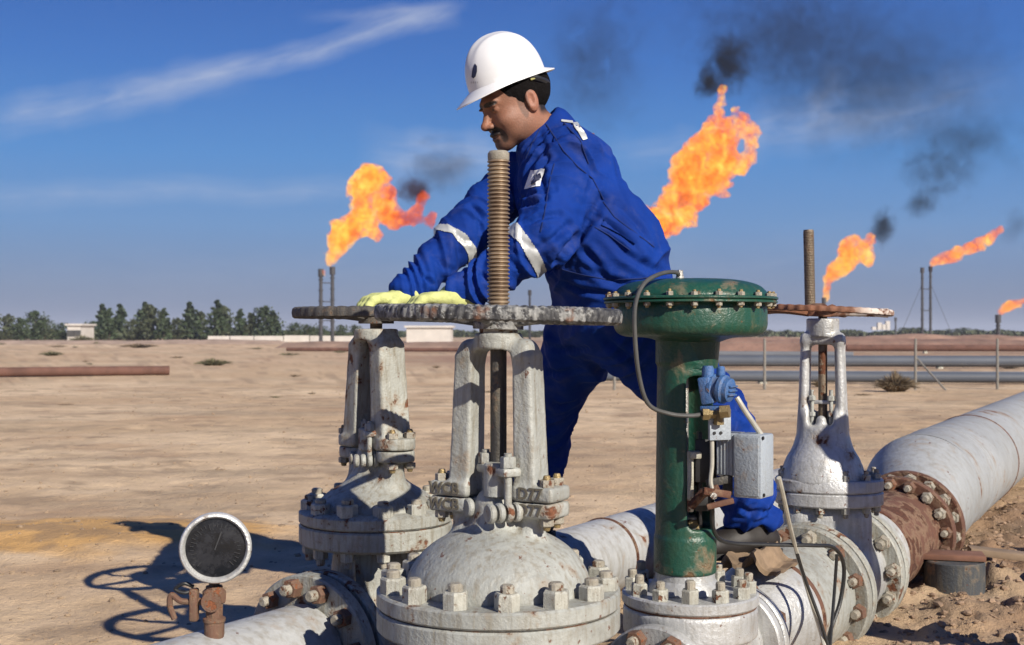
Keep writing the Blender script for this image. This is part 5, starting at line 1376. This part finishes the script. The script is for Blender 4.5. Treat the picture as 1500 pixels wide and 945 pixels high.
for u, v, p in sorted(TL):
    seen[p] = seen.get(p, -1) + 1; tree(u, v, 165 + random.uniform(-8, 14), p, lab[p].replace(' on the left horizon', ', ' + ORD[seen[p]] + ' of its kind in the left row'), GL, 1.15 if p in (0, 1, 4) else 1.0)
GR = 'small far trees along the right horizon'
u = 1035
while u < 1700:
    tree(u, random.uniform(483, 489.5) - (6 if 1385 < u < 1440 or 1320 < u < 1350 else 0), 330 + random.uniform(-20, 40), random.choice((2, 3, 5)), 'small hazy tree in the line along the right horizon', GR, 1.5); u += random.uniform(9, 17)
u = 545
while u < 1035:
    tree(u, random.uniform(482, 487), 260, random.choice((2, 3, 5)), 'small hazy tree on the horizon behind the worker and valves', 'small far trees behind the valves', 1.3); u += random.uniform(14, 26)
mb = MB(); rr_ = random.Random(4)
for k in range(7600):
    u = rr_.uniform(-120, 560); top = 13 * (.45 + float(abs(math.sin(u * .031)) * .35 + abs(math.sin(u * .083 + 1)) * .25)) ; Y = rr_.uniform(172, 184); z = max(.1, (rr_.random() ** .8) * top / F * Y + .2); x = (u - 750) / F * Y
    n = Vector((rr_.gauss(0, 1), rr_.gauss(0, 1), rr_.gauss(0, 1))).normalized(); a = n.orthogonal().normalized() * .34; b = n.cross(a); p = Vector((x, Y, z)); mb.add([p + a, p + b, p - a, p - b], [(0, 1, 2, 3)])
for k in range(9000):
    u = rr_.uniform(560, 1800); top = 9 * (.4 + float(abs(math.sin(u * .027)) * .35 + abs(math.sin(u * .071 + 1)) * .3)); Y = rr_.uniform(300, 320); z = max(.1, (rr_.random() ** .8) * top / F * Y + .2); x = (u - 750) / F * Y
    n = Vector((rr_.gauss(0, 1), rr_.gauss(0, 1), rr_.gauss(0, 1))).normalized(); a = n.orthogonal().normalized() * .50; b = n.cross(a); p = Vector((x, Y, z)); mb.add([p + a, p + b, p - a, p - b], [(0, 1, 2, 3)])
me = bpy.data.meshes.new('low_growth'); me.from_pydata(mb.v, [], mb.f)
tag(kind(obj('low_growth', me, M['leaf2']), 'stuff'), 'low belt of far-off scrub and trees along the horizon', 'scrub')
# low desert bushes
M['dry'] = simple('dry_brush', (.17, .125, .075), .9, 0, .4, 3); M['drygreen'] = simple('dusty_shrub', (.14, .13, .07), .9, 0, .4, 3)
def bush(u, v, wpx, hpx, mat, label, n=420):
    Y = ground_Y(v); x = (u - 750) / F * Y; w = wpx / F * Y / 2; h = hpx / F * Y; vs = []; fs = []; g_ = gz(x, Y)
    for _ in range(n):
        a = random.uniform(0, 6.28); l = random.random() ** .6; d = Vector((math.cos(a) * w * l, math.sin(a) * w * l * .7, h * (1 - .6 * l) * random.uniform(.3, 1.0)))
        b = Vector((d.x * .3, d.y * .3, 0)); s = Vector((random.uniform(-1, 1), random.uniform(-1, 1), .2)).normalized() * w * .022; o = len(vs)
        m_ = (b + d) * .5 + Vector((0, 0, h * .15)); vs += [b - s, b + s, m_ + s, m_ - s, d + s * .5, d - s * .5]; fs += [(o, o + 1, o + 2, o + 3), (o + 3, o + 2, o + 4, o + 5)]
    mb = MB().add(vs, fs, T((x, Y, g_))); me = bpy.data.meshes.new('shrub'); me.from_pydata(mb.v, [], mb.f)
    tag(obj('shrub', me, mat), label, 'shrub', 'tiny scrub tufts' if label.startswith('tiny') else None)
bush(1312, 574, 74, 34, M['dry'], 'dry twiggy tumbleweed in front of the line pipes near the braced fence post', 900)
bush(312, 535, 62, 14, M['drygreen'], 'low dusty green shrub on the sand left of the left valve')
bush(75, 522, 40, 9, M['drygreen'], 'low green shrub near the left edge behind the red pipe')
bush(120, 501, 44, 13, M['drygreen'], 'shrub before the small far house')
bush(205, 510, 60, 8, M['dry'], 'faint brown scrub in mid distance between the house and the left trees')
bush(1200, 566, 30, 14, M['dry'], 'small dry scrub behind the yoke of the right valve')
for k in range(26):
    v = 500 + 90 * random.random() ** 1.6; uu = random.uniform(-20, 760) if k % 3 else random.uniform(1050, 1500)
    if v > 500: bush(uu, v + 4, random.uniform(12, 46), random.uniform(2.5, 6), M['dry'] if k % 2 else M['drygreen'], 'tiny low tuft of dry scrub on the open sand', 90)
# far walls and houses
def far_house(u0, u1, v0, v1, Y, label, roofs=0, name='building'):
    x0, x1 = (u0 - 750) / F * Y, (u1 - 750) / F * Y; h = H + (488 - v0) / F * Y
    t = thing(name, label, 'building', ((x0 + x1) / 2, Y, 0)); obj('wall', MB().box(((x0 + x1) / 2, Y, h / 2 - .1), (x1 - x0, 5, h + .2)), M['wall'], t)
    obj('roof', MB().box(((x0 + x1) / 2, Y, h + .1), (x1 - x0 + .5, 5.5, .25)), M['wall'], t)
    for k in range(roofs):
        xx = x0 + (x1 - x0) * (k + .5) / roofs; obj('window', MB().box((xx, Y - 2.52, h * .5), (.9, .08, .8)), M['rubber'], t)
    return t
far_house(109, 128, 477, 488, 158, 'small pale house among bushes left of the tall trees', 2)
t = far_house(1276, 1308, 493, 500, 300, 'small white building with roof turrets on the right horizon', 3)
for k, (uu, hh) in enumerate(((1280, .8), (1288, 1.8), (1295, 1.4), (1300, 2.2))): obj('turret', MB().box(((uu - 750) / F * 300, 300, 1 + .8 + hh / 2), (1.0, 1.0, hh)), M['wall'], t)
w_ = thing('boundary_wall', 'long low white wall below the left trees', 'wall', W(400, 500, 150).xy.to_3d())
uu = 305
while uu < 540:
    l = random.uniform(22, 48); x0, x1 = (uu - 750) / F * 150, (uu + l - 1.5 - 750) / F * 150; obj('wall_panel', MB().box(((x0 + x1) / 2, 150, .25), (x1 - x0, .3, .95 + random.uniform(-.08, .08))), M['wall'], w_); uu += l
far_house(598, 662, 480, 500, 146, 'long white shed just right of the left valve', 0, 'shed')
# flare stacks
def stack(u, vtop, Y, r, label, group=None, tip=True):
    x = (u - 750) / F * Y; h = H + (488 - vtop) / F * Y; t = thing('flare_stack', label, 'flare stack', (x, Y, 0), group)
    obj('stack_pipe', MB().lathe([(0, -.2), (r, -.2), (r, h * .5), (r * .9, h - r * 4), (0, h - r * 4)], 12, T((x, Y, 0))), M['farsteel'], t)
    obj('burner_tip', MB().lathe([(0, h - r * 4.2), (r * 1.5, h - r * 4.2), (r * 1.5, h), (r * 1.1, h), (r * 1.1, h - r * 3), (0, h - r * 3)], 12, T((x, Y, 0))), M['farsteel'], t)
    if Y > 190 or u in (928, 1207): return t
    for k in range(6):
        z = h * (.15 + .14 * k); obj('stiffening_ring', MB().lathe([(r * .9, z), (r * 1.35, z), (r * 1.35, z + .1), (r * .9, z + .1)], 12, T((x, Y, 0))), M['farsteel'], t)
    return t
stack(470, 394, 111, .17, 'left stack of the flare pair at left'); stack(487, 391, 112, .17, 'right stack of the flare pair at left, under the flame')
g = MB()
for z in (2.2, 3.9, 5.6): g.tube([W(470, 0, 111).xy.to_3d() + Vector((0, 0, z)), W(487, 0, 112).xy.to_3d() + Vector((0, 0, z))], .05, 6)
tag(obj('stack_walkway', g, M['farsteel']), 'cross bars tying the two left flare stacks together', 'frame')
stack(928, 352, 130, .2, 'flare stack hidden behind the worker under the largest flame')
stack(1207, 436, 150, .18, 'flare stack behind the stem of the right valve')
stack(1351, 392, 160, .17, 'left thin stack of the far right flare pair'); stack(1363, 390, 161, .17, 'right thin stack of the far right pair, under the flame')
g = MB()
for z in (4.0, 6.8): g.tube([W(1351, 0, 160).xy.to_3d() + Vector((0, 0, z)), W(1363, 0, 161).xy.to_3d() + Vector((0, 0, z))], .06, 6)
for s_, uu in ((-1, 1351), (1, 1363)):
    b = W(uu, 0, 160).xy.to_3d(); g.tube([b + Vector((0, 0, 7.5)), b + Vector((s_ * 3.2, 0, 0))], .025, 5)
tag(obj('stack_bracing', g, M['farsteel']), 'cross bar and guy wires of the far right stack pair', 'frame')
stack(1462, 461, 165, .26, 'short dark flare stack near the right edge')
stack(1312, 465, 280, .2, 'faint thin stack on the horizon beside the white turreted building')
stack(776, 425, 200, .2, 'thin far stack seen under the near arm of the worker')

# flames: lumpy closed shells filled with glowing gas
def mat_flame(name, dens, sc, hot=.5, strength=1.0, tail=None):
    m = NT(name); c = m.coord(False)
    a = m.noise(.9 / sc, 6, .62, c, .8); b = m.noise(2.6 / sc, 5, .6, c, 1.2)
    mix_ = m.math('ADD', m.math('MULTIPLY', a, .65), m.math('MULTIPLY', b, .45))
    if tail:   # the outer end of this flame burns cooler
        sx_ = m.n('ShaderNodeSeparateXYZ'); m.L.new(c, sx_.inputs[0]); mix_ = m.math('SUBTRACT', mix_, m.ramp(sx_.outputs[0], tail[0], tail[1], 0, tail[2]))
    r = m.n('ShaderNodeValToRGB'); m.L.new(mix_, r.inputs[0]); e = r.color_ramp.elements
    st = [(.43, (.45, .045, .006)), (.495, (.86, .13, .012)), (.555, (1.0, .28, .022)), (.625, (1.1, .50, .05)), (.72, (1.1, .74, .16))]
    while len(e) < len(st): e.new(.5)
    for q, (p, cc_) in zip(e, st): q.position = p + (.5 - hot) * .25; q.color = (*cc_, 1)
    v = m.n('ShaderNodeEmission'); m.L.new(r.outputs[0], v.inputs[0])
    dn = m.math('MULTIPLY', m.ramp(b, .34, .56, .15, 1.0), dens); m.L.new(m.math('MULTIPLY', dn, strength), v.inputs[1])
    ab = m.n('ShaderNodeVolumeAbsorption'); ab.inputs[0].default_value = (0, 0, 0, 1); m.L.new(dn, ab.inputs[1])
    ad = m.n('ShaderNodeAddShader'); m.L.new(v.outputs[0], ad.inputs[0]); m.L.new(ab.outputs[0], ad.inputs[1]); m.L.new(ad.outputs[0], m.out.inputs[1]); return m.m
def blobs_mesh(bl, Y, h_px, rough, seed, dy=0.0):
    k = Y / F; L = [(W(u, v, Y + dy * math.sin(i * 1.7)), r * k) for i, (u, v, r) in enumerate(bl)]
    pad = 14 * k; lo = tuple(min(p[q] - r for p, r in L) - pad for q in range(3)); hi = tuple(max(p[q] + r for p, r in L) + pad for q in range(3)); h = h_px * k
    P = grid(lo, hi, h); d = None
    for p, r in L:
        e = np.sqrt((P[0] - p.x) ** 2 + (P[1] - p.y) ** 2 + (P[2] - p.z) ** 2) - r * 1.1; d = e if d is None else smin(d, e, 5 * k)
    f = 1 / k
    d = d + rough * k * (15 * (fbm(P[0] * f / 26, P[1] * f / 26, P[2] * f / 26, o=2, s=seed) - .5) * 1.2 + 16 * (fbm(P[0] * f / 9, P[1] * f / 9, P[2] * f / 9, o=3, s=seed + 5) - .5))
    return surface_nets(d, lo, h)
def flame(bl, Y, label, hot, seed, rough=1.0, dens=1.6, tail=None):
    V, Fq = blobs_mesh(bl, Y, 1.5, rough, seed)
    c = V.mean(0); me = np_mesh('flame', V - c, Fq); k = Y / F / .06
    o = obj('flame', me, mat_flame('flare_fire', dens / k, 1.0 * k, hot, 1.0, tail)); o.location = c; tag(o, label, 'flame', None); return o
flame([(483, 384, 5), (488, 372, 10), (493, 356, 15), (502, 342, 19), (518, 330, 19), (530, 314, 18), (528, 296, 15), (529, 276, 18), (541, 264, 20), (557, 263, 16), (567, 280, 15), (560, 300, 17), (568, 312, 16), (548, 340, 10), (545, 327, 12), (582, 322, 12), (592, 323, 11), (602, 320, 10), (610, 314, 9), (615, 306, 8), (618, 297, 8), (620, 288, 6), (631, 324, 7), (634, 315, 6)], 111, 'yellow-orange curling flame above the left pair of stacks', .62, 3, .8, 1.9, (.2, 3.6, .17))
flame([(942, 316, 12), (950, 322, 16), (965, 326, 22), (985, 328, 18), (1003, 312, 18), (984, 296, 22), (1000, 280, 24), (1012, 258, 27), (1014, 232, 24), (1030, 212, 22), (1050, 214, 22), (1058, 236, 23), (1046, 262, 22), (1024, 296, 14), (1018, 322, 9), (1068, 206, 14), (1086, 196, 9), (1090, 182, 9), (1098, 192, 8), (1101, 207, 9), (1094, 228, 9), (1082, 244, 12), (1054, 166, 9), (1052, 154, 7), (1057, 146, 5), (1057, 134, 5), (1045, 178, 10), (1066, 180, 9), (1038, 186, 10), (1074, 160, 3), (1058, 275, 12)], 130, 'largest orange flame rising behind the back of the worker', .515, 8, 1.0, 1.7)
flame([(1211, 434, 5), (1212, 422, 8), (1213, 408, 10), (1222, 398, 13), (1236, 388, 14), (1245, 374, 15), (1243, 358, 11), (1254, 352, 9), (1266, 362, 12), (1276, 350, 8), (1270, 376, 10), (1282, 346, 5)], 150, 'bright flame right behind the stem of the right valve', .58, 15, .65, 1.9)
flame([(1367, 386, 4), (1376, 380, 7), (1390, 375, 8), (1404, 371, 9), (1420, 365, 10), (1434, 359, 10), (1447, 352, 9), (1454, 346, 7), (1460, 340, 6), (1465, 334, 5)], 160, 'long low orange flame over the far right stack pair', .44, 22, .55, 1.9)
flame([(1467, 458, 4), (1472, 453, 6), (1478, 450, 8), (1486, 447, 7), (1493, 445, 7), (1502, 441, 7), (1514, 437, 7), (1526, 432, 5)], 165, 'small flame over the short stack at the right edge', .44, 27, .45, 1.9)
flame([(475, 398, 3), (476, 404, 2)], 110.5, 'tiny flame at the tip of the left stack of the left pair', .5, 29, .3, 1.5)

# smoke: soft dark gas, thinning outwards
def smoke(u, v, ru, rv, Y, tilt, dens, nsc, label, lo_=.46, col=(.035, .035, .04), seed=0):
    k = Y / F; bm = bmesh.new(); bmesh.ops.create_icosphere(bm, subdivisions=3, radius=1)
    me = bpy.data.meshes.new('smoke'); bm.to_mesh(me); bm.free()
    m = NT('smoke'); c = m.coord(False); ln = m.n('ShaderNodeVectorMath', operation='LENGTH'); m.L.new(c, ln.inputs[0])
    fall = m.ramp(ln.outputs['Value'], .98, .1); off = m.n('ShaderNodeVectorMath', operation='ADD'); m.L.new(m.scale(c, (ru / 60, ru / 60, rv / 60)), off.inputs[0]); off.inputs[1].default_value = (seed, seed * 2.1, 0)
    a = m.noise(nsc, 6, .58, off.outputs[0], .9)
    d = m.math('MULTIPLY', fall, m.ramp(m.math('ADD', a, m.math('MULTIPLY', m.math('SUBTRACT', fall, 1.0), .30)), lo_ - .08, lo_ + .30)); d = m.math('MULTIPLY', d, dens / (ru * k))
    v_ = m.n('ShaderNodeVolumePrincipled'); v_.inputs['Color'].default_value = (*col, 1); m.L.new(d, v_.inputs['Density']); m.L.new(v_.outputs[0], m.out.inputs[1])
    me.materials.append(m.m); o = bpy.data.objects.new('smoke', me); COL.objects.link(o); o.location = W(u, v, Y); o.scale = (ru * k, ru * k, rv * k); o.rotation_euler = (0, R(tilt), 0)
    o['kind'] = 'stuff'; o['label'] = label; o['category'] = 'smoke'; return o
smoke(1066, 92, 56, 66, 132, 20, 6.5, 2.2, 'dense black smoke puff just above the largest flame', .36, seed=1)
smoke(1040, 122, 30, 34, 131, 40, 6.0, 2.4, 'small dark smoke wisp left above the largest flame', .30, seed=2)
smoke(1160, 55, 260, 150, 150, 10, 3.0, 2.2, 'broad thin smoke drifting across the upper right sky', .38, seed=3)
smoke(1300, 120, 300, 170, 175, 0, 2.2, 1.6, 'faint smoke veil in the right half of the sky', .36, seed=4)
smoke(868, 95, 120, 170, 170, 10, 1.7, 1.6, 'faint smoke veil just right of the hard hat', .36, seed=5)
smoke(1375, 250, 85, 75, 158, 40, 2.6, 2.1, 'grey smoke curl above the far right flames', .40, seed=6)
smoke(1350, 296, 30, 48, 157, 35, 2.8, 2.4, 'thin rising tail of grey smoke over the far right stacks', .36, seed=7)
smoke(1420, 200, 130, 75, 168, 20, 1.9, 1.4, 'faint smoke patch in the sky near the right edge', .38, seed=8)
smoke(1292, 335, 26, 42, 152, 15, 3.4, 2.8, 'dark smoke wisp just right of the flame behind the right valve', .30, seed=9)
smoke(606, 278, 36, 30, 112, 10, 6.0, 2.4, 'brown smoke curl beside the left flame', .34, (.10, .035, .02), seed=10)
smoke(645, 245, 75, 60, 116, -10, 2.0, 1.5, 'thin grey smoke drifting from the left flame towards the worker', .36, (.12, .12, .13), seed=11)
smoke(1484, 330, 34, 40, 172, 20, .9, 1.6, 'faint smoke smudge at the right edge above the small flame', .34, seed=12)

# ================================================================== HAZE
hz = MB().box((0, 0, 20.5), (15000, 15000, 43)).mesh('haze', 0)
mh = NT('dusty_air'); vp = mh.n('ShaderNodeVolumePrincipled'); vp.inputs['Color'].default_value = (.74, .80, .93, 1); vp.inputs['Density'].default_value = .00035
mh.L.new(vp.outputs[0], mh.out.inputs[1]); kind(obj('haze', hz, mh.m), 'stuff')
